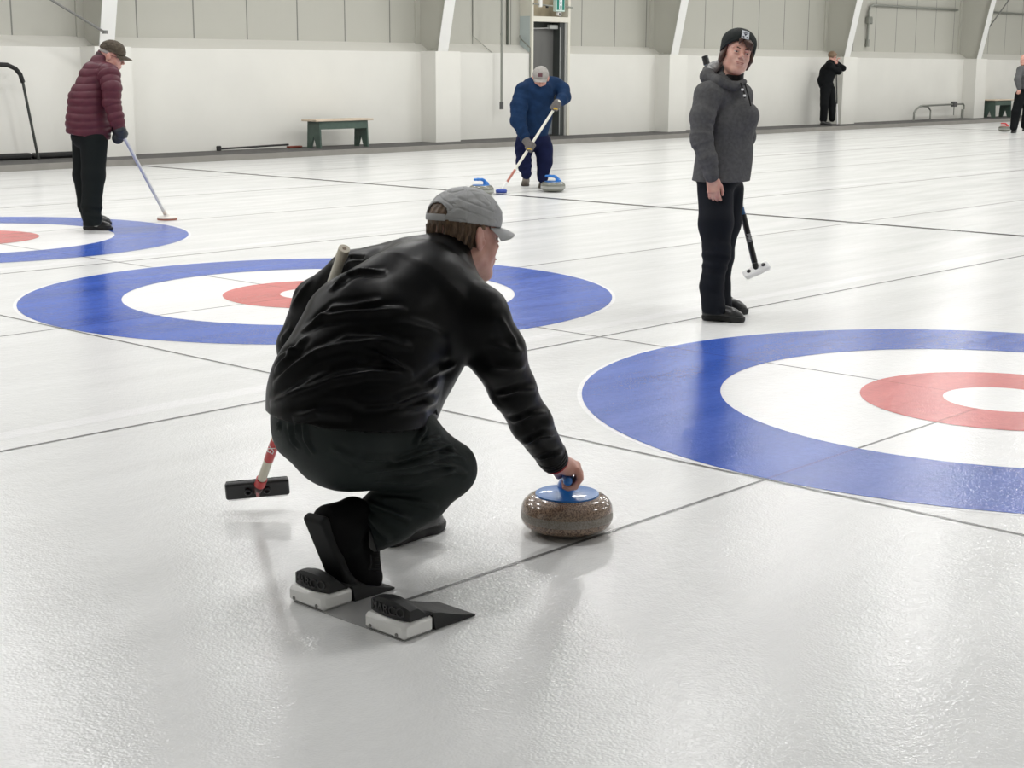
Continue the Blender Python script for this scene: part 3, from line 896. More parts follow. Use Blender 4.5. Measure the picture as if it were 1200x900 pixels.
class Head:
    def __init__(self, c, f, up, s=1.0):
        f = nrm(f); l = nrm(np.cross(up, f)); u = np.cross(f, l)
        self.R = np.stack([f, l, u], 1); self.c = np.asarray(c, float); self.s = s
    def P(self, x, y, z): return self.c + self.R @ (np.array([x, y, z]) * self.s)
    def ell(self, S, c, r, k=.012, sub=False, rot=None):
        S.ell(self.P(*c), np.array(r) * self.s, self.R if rot is None else self.R @ rot, k * self.s, sub)
    def cone(self, S, a, b, ra, rb, k=.012, sub=False):
        S.cone(self.P(*a), self.P(*b), ra * self.s, rb * self.s, k * self.s, sub)
    def prims(self, S, neck=None, neck_r=.057):
        e, c = self.ell, self.cone
        e(S, (-.014, 0, .036), (.093, .075, .088), .02)
        e(S, (.026, 0, -.028), (.062, .060, .086), .03)
        if neck is not None: S.cone(self.P(-.022, 0, -.055), neck, (neck_r - .004) * self.s, neck_r * 1.06 * self.s, .03 * self.s)
        for y in (1, -1):
            e(S, (.050, y * .032, -.030), (.028, .026, .030), .02)
            c(S, (-.004, y * .050, -.058), (.060, y * .020, -.098), .020, .017, .03)
            e(S, (.074, y * .028, .019), (.016, .028, .009), .012)
            rm = np.array(Matrix.Rotation(y * -.42, 3, 'Z') @ Matrix.Rotation(-.22, 3, 'Y'))
            e(S, (-.014, y * .083, -.003), (.021, .0062, .034), .006, rot=rm)
            e(S, (-.006, y * .092, -.002), (.011, .0060, .021), .004, sub=True, rot=rm)
            e(S, (.001, y * .080, -.012), (.006, .006, .009), .004)
        e(S, (.072, 0, -.100), (.020, .022, .018), .02)
        e(S, (.080, 0, -.060), (.020, .027, .022), .018)
        for y in (1, -1):
            e(S, (.094, y * .031, .001), (.016, .0165, .0105), .010, sub=True)
            e(S, (.0790, y * .031, .0078), (.0138, .0155, .0078), .003)
            e(S, (.0785, y * .031, -.0085), (.0125, .0150, .0058), .003)
        c(S, (.084, 0, .012), (.106, 0, -.024), .0075, .0115, .010)
        for y in (1, -1): e(S, (.097, y * .011, -.031), (.010, .0070, .0070), .006)
        return S
    def face(self, parent, o, eyes=True):
        if eyes:
            for y in (1, -1):
                c = self.P(.0760, y * .031, .000)
                S = Solid(.0016, .006).ell(c, .0118 * self.s); ey = S.build('eye', EYEW, parent, o, smooth=1)
                S = Solid(.0012, .004).ell(self.P(.0836, y * .031, -.0003), np.array([.0045, .0068, .0068]) * self.s, self.R); S.build('iris', IRIS, ey, o, smooth=1)
        S = Solid(.0018, .006)
        self.ell(S, (.0945, 0, -.0585), (.0062, .025, .0036), .002); self.ell(S, (.0935, 0, -.0655), (.0062, .020, .0042), .002)
        self.ell(S, (.102, 0, -.0622), (.010, .023, .0012), .001, sub=True)
        S.build('lips', LIPS, parent, o, smooth=1)
    def brows(self, parent, o, m_):
        for y in (1, -1):
            S = Solid(.0018, .006)
            S.chain([self.P(.0885, y * .014, .0185), self.P(.0885, y * .031, .0225), self.P(.076, y * .048, .0175)], [.0028 * self.s, .0034 * self.s, .0022 * self.s], .003)
            S.build('eyebrow', m_, parent, o, smooth=1)
    def cap(self, parent, o, m_, brim_m=None, tilt=0.0, back_open=False, h=.003, brim_len=.070, zr=.034):
        k = self.P
        S = Solid(h, .012)
        self.ell(S, (-.012, 0, .046), (.104, .087, .086), .0)
        self.ell(S, (.014, 0, .050), (.088, .082, .076), .02)
        nz = self.R @ nrm([tilt, 0, -1])
        inner = Solid(h)
        S.ops.append(('e', self.P(-.012, 0, .044), np.array([.100, .083, .082]) * self.s, self.R, None, .0, True))
        S.cut(self.P(0, 0, zr), nz)
        if back_open:
            self.ell(S, (-.118, 0, .062), (.050, .044, .026), .004, sub=True)
        cr = self
        def disp(V, N):
            q = (V - cr.c) @ cr.R / cr.s
            a = np.arctan2(q[:, 1], q[:, 0] + .012)
            seam = np.exp(-(((a / (PI / 3) - np.round(a / (PI / 3))) * (PI / 3) * .09) / .0016) ** 2)
            return cr.s * (-.0009 * seam * (q[:, 2] > .03) + .0006 * vnoise(q, 190, 3) + (.0014 * vnoise(q, 95, 9) - .0026 * np.exp(-(vnoise(q * [1, 1, 2.2], 60, 21) / .16) ** 2)) * (zr + .006 < q[:, 2]))
        cp = S.build('cap', m_, parent, o, disp)
        # peak
        n1, n2 = 24, 10; vs = []; fs = []
        t0 = math.tan(tilt) if tilt else 0
        for lay in (0, 1):
            for i in range(n1 + 1):
                a = math.radians(-68 + 136 * i / n1)
                for j in range(n2 + 1):
                    t = j / n2
                    bx, by = -.012 + .101 * math.cos(a), .083 * math.sin(a)
                    L = brim_len * math.cos(a * .98) ** .55
                    x = bx + L * t; y = by * (1 - .06 * t)
                    z = zr + .004 - .020 * t * t * .6 - 5.0 * by * by * (.35 + .65 * t) * .9 - lay * .0026 + tilt * x + .012 * (1 - t) * 0
                    vs.append(self.P(x, y, z))
        N = (n1 + 1) * (n2 + 1); I = lambda l_, i, j: l_ * N + i * (n2 + 1) + j
        for i in range(n1):
            for j in range(n2):
                fs.append((I(0, i, j), I(0, i + 1, j), I(0, i + 1, j + 1), I(0, i, j + 1))); fs.append((I(1, i, j), I(1, i, j + 1), I(1, i + 1, j + 1), I(1, i + 1, j)))
            fs.append((I(0, i, n2), I(0, i + 1, n2), I(1, i + 1, n2), I(1, i, n2))); fs.append((I(0, i, 0), I(1, i, 0), I(1, i + 1, 0), I(0, i + 1, 0)))
        for j in range(n2):
            fs.append((I(0, 0, j), I(0, 0, j + 1), I(1, 0, j + 1), I(1, 0, j))); fs.append((I(0, n1, j), I(1, n1, j), I(1, n1, j + 1), I(0, n1, j + 1)))
        MB(o).add(vs, fs).build('cap_peak', brim_m or m_, cp, True, angle=60)
        S = Solid(.002, .006); self.ell(S, (-.006, 0, .131), (.008, .008, .004), .001); S.build('cap_button', m_, cp, o, smooth=1)
        if back_open:
            pts = [self.P(-.012 - .104 * math.cos(a), .086 * math.sin(a), zr + .008 - tilt * .1) for a in np.linspace(-.52, .52, 11)]
            MB(o).tube(pts, .0022 * self.s, 10, flat=4.2, up=self.R[:, 2]).build('cap_strap', m_, cp, True)
        return cp

def hand(S, w, R, s=1.0, curls=(25, 30, 20), spread=6, thumb=(25, 15), k=.006):
    """w: wrist, R columns: finger direction, thumb side, back of the hand"""
    w = np.asarray(w, float)
    P = lambda x, y, z: w + R @ (np.array([x, y, z]) * s)
    S.cone(P(-.03, 0, 0), P(.012, 0, 0), .024 * s, .024 * s, .012)
    S.box(P(.048, 0, -.001), np.array([.042, .039, .0135]) * s, R, .012 * s, .014)
    S.ell(P(.030, .026, -.010), np.array([.030, .017, .015]) * s, R, .010)
    for i, (y, L) in enumerate(((.030, (.042, .025, .021)), (.0105, (.046, .029, .022)), (-.0095, (.043, .027, .021)), (-.028, (.034, .021, .018)))):
        p = np.array([.086 - .004 * abs(i - 1.2), y, 0.]); sp = math.radians(spread * (1.5 - i) / 1.5); a = 0
        rr = [.0098, .0090, .0083, .0072] if i < 3 else [.0086, .0080, .0072, .0064]
        for j in range(3):
            a += math.radians(curls[j] + i * 2)
            q = p + L[j] * np.array([math.cos(a) * math.cos(sp), math.cos(a) * math.sin(sp), -math.sin(a)])
            S.cone(P(*p), P(*q), rr[j] * s, rr[j + 1] * s, k * (1 if j else 1.4)); p = q
    a, b = math.radians(thumb[0]), math.radians(thumb[1])
    p0 = np.array([.018, .028, -.008]); p1 = p0 + .040 * np.array([math.cos(a), math.sin(a), -.25]); p2 = p1 + .030 * np.array([math.cos(a - b), math.sin(a - b), -.3]); p3 = p2 + .024 * np.array([math.cos(a - 2 * b), math.sin(a - 2 * b), -.35])
    S.cone(P(*p0), P(*p1), .014 * s, .0115 * s, .010).cone(P(*p1), P(*p2), .0112 * s, .0102 * s, .005).cone(P(*p2), P(*p3), .0102 * s, .0080 * s, .005)
    return S

def shoe(parent, o, heel, toe, zup, upper_m, sole_m, L=.29, h=.005, high=.0, lace_m=None, width=1.0, sole_t=.028):
    """heel, toe: points on the ground under the ends"""
    heel = np.asarray(heel, float); R = frame(np.asarray(toe, float) - heel, zup)
    P = lambda x, y, z: heel + R @ np.array([x, y, z])
    wd = .046 * width
    for nm, mt in (('shoe', upper_m), ('sole', sole_m)):
        S = Solid(h, .02)
        if nm == 'sole':
            S.cone(P(.042, 0, .02), P(.12, 0, .02), wd * .80, wd * .74, .02).cone(P(.12, 0, .02), P(L - .075, .004, .02), wd * .74, wd * 1.0, .02).cone(P(L - .075, .004, .02), P(L - .045, .004, .02), wd, wd * .88, .02)
            S.cut(P(0, 0, sole_t), R[:, 2]).cut(P(0, 0, 0.0), -R[:, 2])
            S.build(nm, mt, first, o)
        else:
            S.cone(P(.045, 0, .045), P(L - .075, .002, .030), wd * .76, wd * .86, .02)
            S.cone(P(L - .085, .003, .030), P(L - .050, .003, .026), wd * .88, wd * .78, .02)
            S.cone(P(.055, 0, .050), P(.070, 0, .085 + high), wd * .78, wd * .86, .03)
            S.cone(P(.085, 0, .075), P(.17, 0, .045), wd * .70, wd * .66, .03)
            S.cut(P(0, 0, sole_t - .004), -R[:, 2])
            first = S.build(nm, mt, parent, o)
    if lace_m is not None:
        for i in range(4):
            x = .115 + i * .022; z = .105 - i * .011
            MB(o).tube([P(x, -.022, z - .010), P(x + .002, 0, z), P(x, .022, z - .010)], .0028, 6).build('lace', lace_m, first, True)
    return first

def limb_wrinkles(pts, amp, wl, seed=0, centre=None, width=.12):
    """soft rings across a sleeve or trouser leg, strongest near a joint"""
    def d(V):
        dist, run, L = seg_dist(V, pts)
        n = vnoise(V, 14, seed)
        w = np.sin(run * 2 * PI / wl + 1.6 * n + seed)
        e = 1.0 if centre is None else np.exp(-((run - centre) / width) ** 2)
        return amp * e * (np.maximum(w, -.3)) * np.clip(1.6 - dist / .12, 0, 1)
    return d
# ------------------------------------------------------------------ the crouching thrower
def make_thrower():
    base = np.array([-3.55, .14, 0.0]); o = base
    r = root('person', 'man in black jacket and grey cap crouching in the hack, holding the stone', 'person', base)
    JK = mat('jacket_black_softshell', (.0022, .0024, .0027), .36, bump=.04, bscale=900, spec=.10)
    TR = mat('trousers_dark_green_black', (.0120, .0175, .0168), .58, bump=.35, bscale=1100, vary=.12, vscale=30, spec=.25)
    BOOT = mat('boot_black_suede', (.005, .005, .0055), .8, bump=.3, bscale=600, spec=.12)
    SOLE = mat('boot_sole_dark', (.013, .0135, .014), .6, spec=.2)
    CAPM_ = mat('cap_grey_cloth', (.48, .485, .49), .85, spec=.15, bump=.5, bscale=1400, vary=.07, vscale=30)
    HAIR = mat('hair_brown', (.22, .135, .075), .5, bump=.9, bscale=260, stretch=(1, 1, .25), vary=.35, vscale=120, color2=(.05, .03, .018))

    # ---- jacket
    J_ = lambda x, y, d: J(x, y, d)
    shR, elR, wrR = J_(557, 372, 4.24), J_(600, 456, 4.38), J_(645, 532, 4.585)
    shL, elL, hL = J_(414, 324, 4.50), J_(352, 405, 4.66), J_(345, 462, 4.72)
    jk = Solid(.0045, .03)
    jk.cone(J_(410, 500, 4.14), J_(410, 462, 4.14), .204, .206, .03).cone(J_(410, 462, 4.14), J_(438, 402, 4.18), .206, .194, .05)
    jk.cone(J_(440, 400, 4.18), J_(488, 356, 4.25), .186, .158, .06)
    jk.cone(J_(484, 352, 4.25), J_(512, 318, 4.33), .150, .105, .06)
    jk.cone(J_(400, 490, 4.2), J_(445, 478, 4.27), .19, .165, .05)
    jk.cone(J_(440, 440, 4.22), J_(482, 432, 4.30), .160, .120, .06)
    jk.cone(J_(500, 395, 4.30), J_(470, 420, 4.3), .12, .13, .06)
    hA, hB, hC = J_(317, 483, 4.12), J_(506, 489, 4.30), J_(405, 503, 3.95)
    hn = nrm(np.cross(hB - hA, hC - hA)); hn = -hn if hn[2] > 0 else hn
    jk.cut(hA, hn)
    jk.cone(J_(500, 345, 4.30), shR, .115, .092, .06)
    jk.cone(J_(478, 322, 4.38), shL, .105, .074, .05)
    jk.chain([shR, J_(582, 412, 4.29), elR, J_(622, 495, 4.47), wrR], [.090, .078, .063, .057, .046], .025)
    jk.chain([shL, J_(373, 356, 4.58), elL], [.074, .073, .070], .02)
    jk.cone(elL, hL, .066, .05, .02)
    jk.cone(J_(521, 302, 4.36), J_(529, 291, 4.375), .074, .068, .02)      # collar
    # neck shaft
    jk.cone(J_(548, 262, 4.41), J_(519, 308, 4.36), .060, .058, .004, sub=True)
    V, Q = jk.mesh(2)
    tmp = bpy.data.meshes.new('probe'); tmp.from_pydata(V.tolist(), [], Q.tolist())
    bvh = BVHTree.FromPolygons([tuple(v) for v in V], [tuple(int(i) for i in q) for q in Q])
    bpy.data.meshes.remove(tmp)
    Z = lambda L: [(300 + x * .3556, 200 + y * .3556) for x, y in L]
    ridges = [  # traced folds (photo), height, width
        (Z([(45, 770), (130, 735), (250, 690), (380, 665), (520, 670)]), .012, .012),
        (Z([(55, 705), (140, 640), (200, 600), (300, 572), (400, 562), (520, 585)]), .011, .012),
        (Z([(290, 745), (360, 768), (450, 762), (520, 735), (600, 705)]), .010, .012),
        (Z([(150, 530), (220, 482), (300, 468), (420, 462), (500, 458)]), .010, .010),
        (Z([(185, 500), (250, 452), (330, 442), (420, 427)]), .007, .009),
        (Z([(240, 400), (300, 348), (340, 333), (430, 331)]), .009, .010),
        (Z([(255, 350), (310, 305), (360, 296)]), .007, .008),
        (Z([(230, 575), (300, 545), (400, 542), (470, 560)]), .006, .009),
        (Z([(120, 820), (200, 792), (320, 806)]), .009, .012),
        (Z([(340, 585), (400, 600), (450, 632), (515, 668)]), .006, .007),
        (Z([(60, 660), (120, 600), (170, 540)]), .007, .012),
        (Z([(330, 640), (420, 625), (470, 640)]), .006, .009),
        (Z([(100, 740), (180, 690), (260, 655)]), .006, .010),
        (Z([(450, 500), (560, 520), (640, 560)]), .004, .014),
        (Z([(520, 720), (600, 660), (660, 640)]), .006, .010),
        (Z([(430, 800), (520, 780), (600, 760)]), .007, .010),
        (Z([(800, 480), (850, 560), (865, 600)]), .005, .010),
        (Z([(760, 560), (830, 590), (880, 600)]), .005, .010),
        (Z([(770, 640), (850, 650), (900, 640)]), .004, .010),
        (Z([(790, 740), (860, 720), (920, 720)]), .005, .009),
        (Z([(840, 830), (900, 800), (960, 800)]), .005, .009),
        (Z([(880, 900), (940, 870), (990, 870)]), .005, .008),
        (Z([(900, 960), (960, 940), (1010, 930)]), .005, .007),
        (Z([(100, 480), (150, 400), (200, 340)]), .004, .012),
        (Z([(80, 560), (120, 520), (180, 470)]), .005, .010),
        (Z([(70, 620), (100, 600), (150, 590)]), .006, .008)]
    seams = [Z([(310, 285), (400, 290), (470, 315), (530, 350), (600, 405), (650, 455), (690, 490), (740, 460), (785, 430)])]
    def hits(L):
        pts = []
        for a, b in zip(L[:-1], L[1:]):
            for t in (0, .25, .5, .75):
                h = ray_hit(bvh, a[0] + (b[0] - a[0]) * t, a[1] + (b[1] - a[1]) * t)
                if h is not None and (not pts or np.linalg.norm(h - pts[-1]) < .12): pts.append(h)
        h = ray_hit(bvh, *L[-1])
        if h is not None and pts and np.linalg.norm(h - pts[-1]) < .12: pts.append(h)
        return pts
    def disp(V, N):
        out = .0016 * vnoise(V, 22, 5) + .0010 * vnoise(V, 45, 6)
        for L, hgt, w in ridges:
            pts = hits(L)
            if len(pts) < 2: continue
            lo = np.min(pts, 0) - .06; hi = np.max(pts, 0) + .06
            m_ = ((V > lo) & (V < hi)).all(1)
            d, run, Lt = seg_dist(V[m_], pts)
            taper = np.clip(np.minimum(run, Lt - run) / (.25 * Lt + 1e-6), 0, 1) ** .7
            out[m_] += taper * (1.3 * hgt * np.exp(-(d / (.85 * w)) ** 2) - .5 * hgt * np.exp(-((d - 2.0 * w) / w) ** 2))
        for L in seams:
            pts = hits(L)
            d, run, Lt = seg_dist(V, pts); out += -.0060 * np.exp(-(d / .0040) ** 2) + .0025 * np.exp(-((d - .010) / .006) ** 2)
        return out
    jacket = mesh_obj('jacket', V, Q, JK, r, o, disp)
    # hem band and cuffs
    cf = Solid(.003, .01).cone(wrR + nrm(wrR - elR) * .005, wrR + nrm(wrR - elR) * .038, .0475, .043, .004)
    ax = nrm(wrR - elR)
    cf.cone(wrR + ax * .03, wrR + ax * .09, .036, .036, 0, sub=True)
    cf.cut(wrR + ax * .040, ax)
    cf.build('cuff', JK, jacket, o, lambda V, N: .001 * np.sin((V - wrR) @ ax * 500))
    MB(o).tube([J_(509, 472, 4.20), J_(511, 480, 4.20), J_(512, 486, 4.2)], [.0025, .002, .003], 6).build('zip_pull', mat('black_plastic', ()), jacket)
    rc = Solid(.0025, .01).cone(wrR + ax * .030, wrR + ax * .054, .0415, .0395, 0).cut(wrR + ax * .049, ax)
    rc.cone(wrR + ax * .03, wrR + ax * .09, .0345, .0345, 0, sub=True)
    rc.build('red_sleeve_edge', mat('red_lining', (.35, .02, .03), .7), jacket, o)

    # ---- trousers
    hipR, kneeR, ankR = J_(392, 512, 4.06), J_(528, 552, 4.26), J_(428, 606, 4.20)
    hipL, kneeL, ankL = J_(400, 490, 4.34), J_(500, 535, 4.62), J_(462, 612, 4.66)
    tr = Solid(.0038, .03)
    tr.ell(J_(400, 492, 4.14), (.175, .175, .15), None, .05)
    tr.cone(J_(398, 490, 4.12), J_(408, 508, 4.12), .172, .148, .05)
    tr.cone(J_(430, 495, 4.18), J_(460, 500, 4.25), .13, .11, .05)
    tr.chain([J_(405, 512, 4.10), J_(470, 524, 4.17), kneeR], [.135, .112, .070], .04)
    tr.cone(J_(470, 512, 4.20), J_(532, 540, 4.26), .055, .048, .04)
    tr.chain([kneeR, J_(492, 580, 4.235), J_(455, 603, 4.21), J_(436, 616, 4.20)], [.068, .076, .078, .072], .02)
    tr.chain([hipL, J_(450, 505, 4.48), kneeL], [.13, .10, .07], .04)
    tr.chain([kneeL, J_(482, 575, 4.64), ankL], [.066, .062, .056], .03)
    V, Q = tr.mesh(2)
    # trouser hem: open end facing back
    hx = nrm(J_(436, 616, 4.20) - kneeR)
    cutp = J_(431, 618, 4.20)
    sd = (V - cutp) @ nrm(J_(424, 617, 4.20) - J_(450, 607, 4.21))
    nr, _, _ = seg_dist(V, [kneeR, J_(436, 616, 4.2)])
    m_ = (sd > 0) & (nr < .14)
    V[m_] -= sd[m_][:, None] * nrm(J_(424, 617, 4.20) - J_(450, 607, 4.21))[None]
    bv2 = BVHTree.FromPolygons([tuple(v) for v in V], [tuple(int(i) for i in q) for q in Q])
    Z2 = lambda L: [(400 + x * .2222, 400 + y * .2222) for x, y in L]
    fr = [(Z2([(130, 690), (350, 655), (560, 600), (640, 590)]), .006, .008), (Z2([(180, 735), (400, 730), (600, 680), (700, 700)]), .007, .008),
          (Z2([(240, 645), (380, 600), (540, 555), (610, 560)]), .006, .007), (Z2([(370, 560), (450, 520), (560, 500)]), .005, .007),
          (Z2([(380, 550), (430, 480), (450, 430)]), .006, .007), (Z2([(440, 540), (540, 540), (650, 600)]), .005, .006),
          (Z2([(470, 590), (600, 600), (690, 640)]), .005, .006), (Z2([(420, 640), (560, 650), (690, 680)]), .005, .006),
          (Z2([(100, 620), (240, 620), (330, 650)]), .004, .008), (Z2([(-60, 560), (60, 620), (160, 690)]), .004, .012),
          (Z2([(-200, 420), (-190, 520), (-120, 640)]), .004, .007), (Z2([(-280, 430), (-260, 520), (-200, 600)]), .004, .007),
          (Z2([(-330, 420), (-320, 500)]), .004, .006), (Z2([(-240, 430), (-235, 520)]), .003, .006),
          (Z2([(130, 850), (260, 900), (420, 960)]), .006, .010), (Z2([(220, 830), (420, 850), (560, 880)]), .005, .010), (Z2([(120, 900), (200, 1000), (300, 1080)]), .005, .012)]
    def hits2(L):
        pts = []
        for a, b in zip(L[:-1], L[1:]):
            for t in (0, .33, .66):
                h = ray_hit(bv2, a[0] + (b[0] - a[0]) * t, a[1] + (b[1] - a[1]) * t)
                if h is not None and (not pts or np.linalg.norm(h - pts[-1]) < .12): pts.append(h)
        return pts
    def disp2(V, N):
        out = .0018 * vnoise(V, 24, 15) + .0008 * vnoise(V, 60, 16)
        for L, hgt, w in fr:
            pts = hits2(L)
            if len(pts) < 2: continue
            lo = np.min(pts, 0) - .05; hi = np.max(pts, 0) + .05
            m_ = ((V > lo) & (V < hi)).all(1)
            d, run, Lt = seg_dist(V[m_], pts)
            taper = np.clip(np.minimum(run, Lt - run) / (.25 * Lt + 1e-6), 0, 1) ** .7
            hgt *= 1.9; w *= .75
            out[m_] += taper * (hgt * np.exp(-(d / w) ** 2) - .4 * hgt * np.exp(-((d - 2 * w) / w) ** 2))
        return out
    mesh_obj('trousers', V, Q, TR, r, o, disp2)

    # ---- right boot, on its toes in the hack
    S = Solid(.004, .02)
    heel, ball, toe = J_(383, 614, 4.075), J_(410, 668, 4.185), J_(431, 682, 4.235)
    S.cone(J_(396, 622, 4.11), J_(417, 664, 4.20), .044, .043, .03)
    S.cone(heel + [0.01, 0, 0], J_(398, 630, 4.12), .036, .042, .03)
    S.cone(J_(412, 660, 4.19), toe, .043, .034, .03)
    S.cone(J_(403, 620, 4.13), J_(414, 606, 4.16), .050, .047, .03).cone(J_(384, 608, 4.08), J_(412, 604, 4.15), .036, .044, .03)
    S.cone(J_(428, 630, 4.21), J_(431, 672, 4.235), .040, .036, .03)
    bt = S.build('boot', BOOT, r, o, lambda V, N: .0012 * vnoise(V, 50, 31))
    S = Solid(.0035, .02)
    sp = [J_(371, 610, 4.045), J_(400, 681, 4.165), J_(430, 693, 4.235)]
    side = nrm(np.cross(sp[2] - sp[0], FW)) * 0 + nrm(np.array([.10, -.80, .0]))
    for a, b, wd in zip(sp[:-1], sp[1:], (.037, .040)):
        ax_ = nrm(b - a); yv = nrm(side - ax_ * (side @ ax_)); zv = np.cross(ax_, yv)
        S.box((a + b) / 2 + zv * 0, (np.linalg.norm(b - a) / 2 + .014, wd, .0145), np.stack([ax_, yv, zv], 1), .010, .022)
    S.build('sole', SOLE, bt, o)
    LM = mat('black_lace', (.01, .01, .01), .8)
    for k in range(5):
        c = J_(437 + k * 1.2, 640 + k * 7.5, 4.185 + .004 * k)
        MB(o).tube([c + RT * -.022, c - FW * .006, c + RT * .012], .003, 6).build('lace', LM, bt, True)
    MB(o).tube([J_(434, 650, 4.17), J_(435, 660, 4.165), J_(433, 668, 4.165)], .0025, 6).build('lace_end', LM, bt, True)
    MB(o).tube([J_(430, 666, 4.168), J_(438, 667, 4.165), J_(445, 667, 4.165)], .0022, 6).build('lace_end', LM, bt, True)
    # ---- left shoe, flat and ahead
    shoe(r, o, on_z(449, 642), on_z(520, 616), (0, 0, 1), mat('shoe_black_leather', (.05, .052, .055), .35, coat=.2), mat('shoe_rubber', (.010, .010, .010), .6), L=.285, h=.004, high=.02, lace_m=LM, width=1.0, sole_t=.03)

    # ---- head, cap, hair
    th = math.radians(-8)
    f = np.array([math.cos(th), math.sin(th), -.10]); up = np.array([.10, .02, 1.0])
    H = Head(J_(545, 277, 4.40), f, up, 1.05)
    skin = Solid(.0038, .03)
    H.prims(skin, J_(516, 318, 4.36), .062)
    # right hand around the stone's handle
    d = np.array([math.cos(HANG), math.sin(HANG), 0.]); sv = np.array([d[1], -d[0], 0.]); zv = np.array([0, 0, 1.])
    BP = lambda a, s_, z: np.array([SC[0], SC[1], .180]) + d * a + sv * s_ + zv * z
    wr = wrR + ax * .03
    skin.cone(wrR - ax * .05, wr, .030, .029, .01)
    skin.cone(wr, BP(-.058, -.004, .040), .029, .026, .02).cone(wr, BP(-.020, -.010, .038), .026, .022, .02)
    skin.cone(BP(-.066, .006, .034), BP(-.004, .004, .034), .020, .0195, .014)
    for i, a in enumerate((-.071, -.050, -.028, -.007)):
        rr = .0092 if i == 0 else .0102
        skin.chain([BP(a * .9 - .004, .004, .042), BP(a, .028, .032), BP(a, .0375, .006), BP(a + .002, .022, -.021), BP(a + .003, .002, -.0255), BP(a + .004, -.010, -.0235)], [rr * 1.2, rr * 1.12, rr * 1.05, rr, rr * .92, rr * .8], .0045)
    skin.chain([wr, BP(-.050, -.024, .030), BP(-.018, -.031, .010), BP(.004, -.027, -.004), BP(.020, -.022, -.008)], [.020, .0155, .0120, .0110, .0085], .008)
    # left hand on the broom, hidden by the trunk
    skin.cone(elL, hL, .03, .028, .02)
    hand(skin, hL, frame(nrm(np.array([.3, .2, -.9])), np.array([.8, -.3, .1])), .98, (60, 75, 50), 2, (40, 30))
    skin.extend(jk, .025, (0, 4)).extend(tr, .022, (7, 8, 12))
    body = skin.build('body', SKIN2, r, o)
    H.face(r, o)
    H.brows(r, o, HAIR)
    S = Solid(.004, .02).cone(J_(434, 612, 4.21), J_(432, 634, 4.21), .046, .040, 0); S.build('sock', mat('sock_grey', (.16, .16, .155), .9), r, o)
    S = Solid(.003, .02)
    H.ell(S, (-.020, 0, .012), (.090, .082, .084), .01); H.ell(S, (-.018, 0, .036), (.0935, .080, .0905), .004); H.ell(S, (-.080, 0, -.045), (.040, .062, .030), .02); H.ell(S, (-.112, .01, -.040), (.026, .048, .013), .01)
    H.ell(S, (-.014, 0, .036), (.089, .071, .084), .0, sub=True)
    S.cut(H.P(0, 0, .085), H.R[:, 2]).cut(H.P(.035, 0, 0), H.R[:, 0])
    S.cut(H.P(-.01, 0, -.020), H.R @ nrm([.50, 0, -.87]), .01)
    S.ell(H.P(.018, .075, -.012), np.array([.030, .03, .040]) * 1.1, H.R, .006, sub=True); S.ell(H.P(.018, -.075, -.012), np.array([.030, .03, .040]) * 1.1, H.R, .006, sub=True)
    def hd(V, N):
        q = (V - H.c) @ H.R
        a = np.arctan2(q[:, 1], -q[:, 0])
        return np.where(q[:, 2] > .03, .25, 1.) * 1.0 * (.0016 * np.sin(a * 95 + 4 * np.sin(q[:, 2] * 45) + 3 * vnoise(q, 40, 4)) + .0016 * vnoise(q * [1, 1, .5], 190, 8) + .003 * np.sin(a * 31 + 2 * np.sin(q[:, 2] * 80)))
    S.build('hair', HAIR, r, o, hd)
    H.cap(r, o, CAPM_, back_open=True, h=.0028, tilt=-.06)
    # ---- broom tucked under the left arm
    IV = mat('shaft_ivory', (.62, .58, .47), .35, coat=.3)
    RD = mat('shaft_red', (.52, .03, .03), .35, coat=.3)
    tp, bt_ = J_(403, 293, 4.24), J_(303, 572, 4.93)
    L = np.linalg.norm(bt_ - tp)
    rb, ob = broom('ivory and red curling broom tucked under the crouching man\'s left arm', tp, bt_, .0142,
               [('shaft', 0, .77, IV, 1), ('red_band', .77, .865, RD, 1.06), ('lower_shaft', .865, .955, IV, 1), ('red_collar', .955, .985, RD, 1.25)])
    dr_ = nrm(bt_ - tp)
    MB(ob).tube([tp - dr_ * .006, tp + dr_ * .03], .0162, 20).build('end_cap', mat('end_cap_cream', (.66, .60, .48), .5), rb, True)
    MB(ob).tube([tp - dr_ * .0065, tp - dr_ * .0055], .006, 14).build('cap_hole', mat('end_cap_hole', (.25, .18, .12), .6), rb)
    # head: long black pad, tilted towards the camera, resting on its lower edge
    e0, e1 = J_(264, 576, 4.95), J_(339, 569, 4.98)
    hc = (e0 + e1) / 2; lx = nrm(e1 - e0); zz = nrm(dr_ - lx * (dr_ @ lx)); yy = np.cross(zz, lx)
    vz = nrm(UP * .86 - FW * .50); vz = nrm(vz - lx * (vz @ lx)); vy = np.cross(lx, vz)
    Rm = np.stack([lx, vz, np.cross(lx, vz)], 1)
    L2 = np.linalg.norm(e1 - e0) / 2
    S = Solid(.003, .01).box(hc, (L2, .030, .012), Rm, .008, 0)
    hb_ = S.build('brush_head', mat('brush_black_plastic', (.010, .010, .011), .35, coat=.1), rb, ob)
    zz_ = Rm[:, 2]
    if zz_ @ FW > 0: zz_ = -zz_
    S = Solid(.003, .01).box(hc - zz_ * .014 , (L2 * .97, .027, .006), Rm, .004, 0); S.build('brush_pad', mat('pad_dark', (.02, .025, .02), .9), rb, ob)
    for q in (-1, 1):
        c = hc + lx * q * .030 + zz_ * .012
        MB(ob).lathe([(.010, 0), (.012, .006), (.010, .008), (.007, .008), (.007, 0), (.010, 0)], c, np.stack([lx, np.cross(zz_, lx), zz_], 1), 20).build('head_ring', mat('ring_black', (.02, .02, .022), .3), hb_, True)
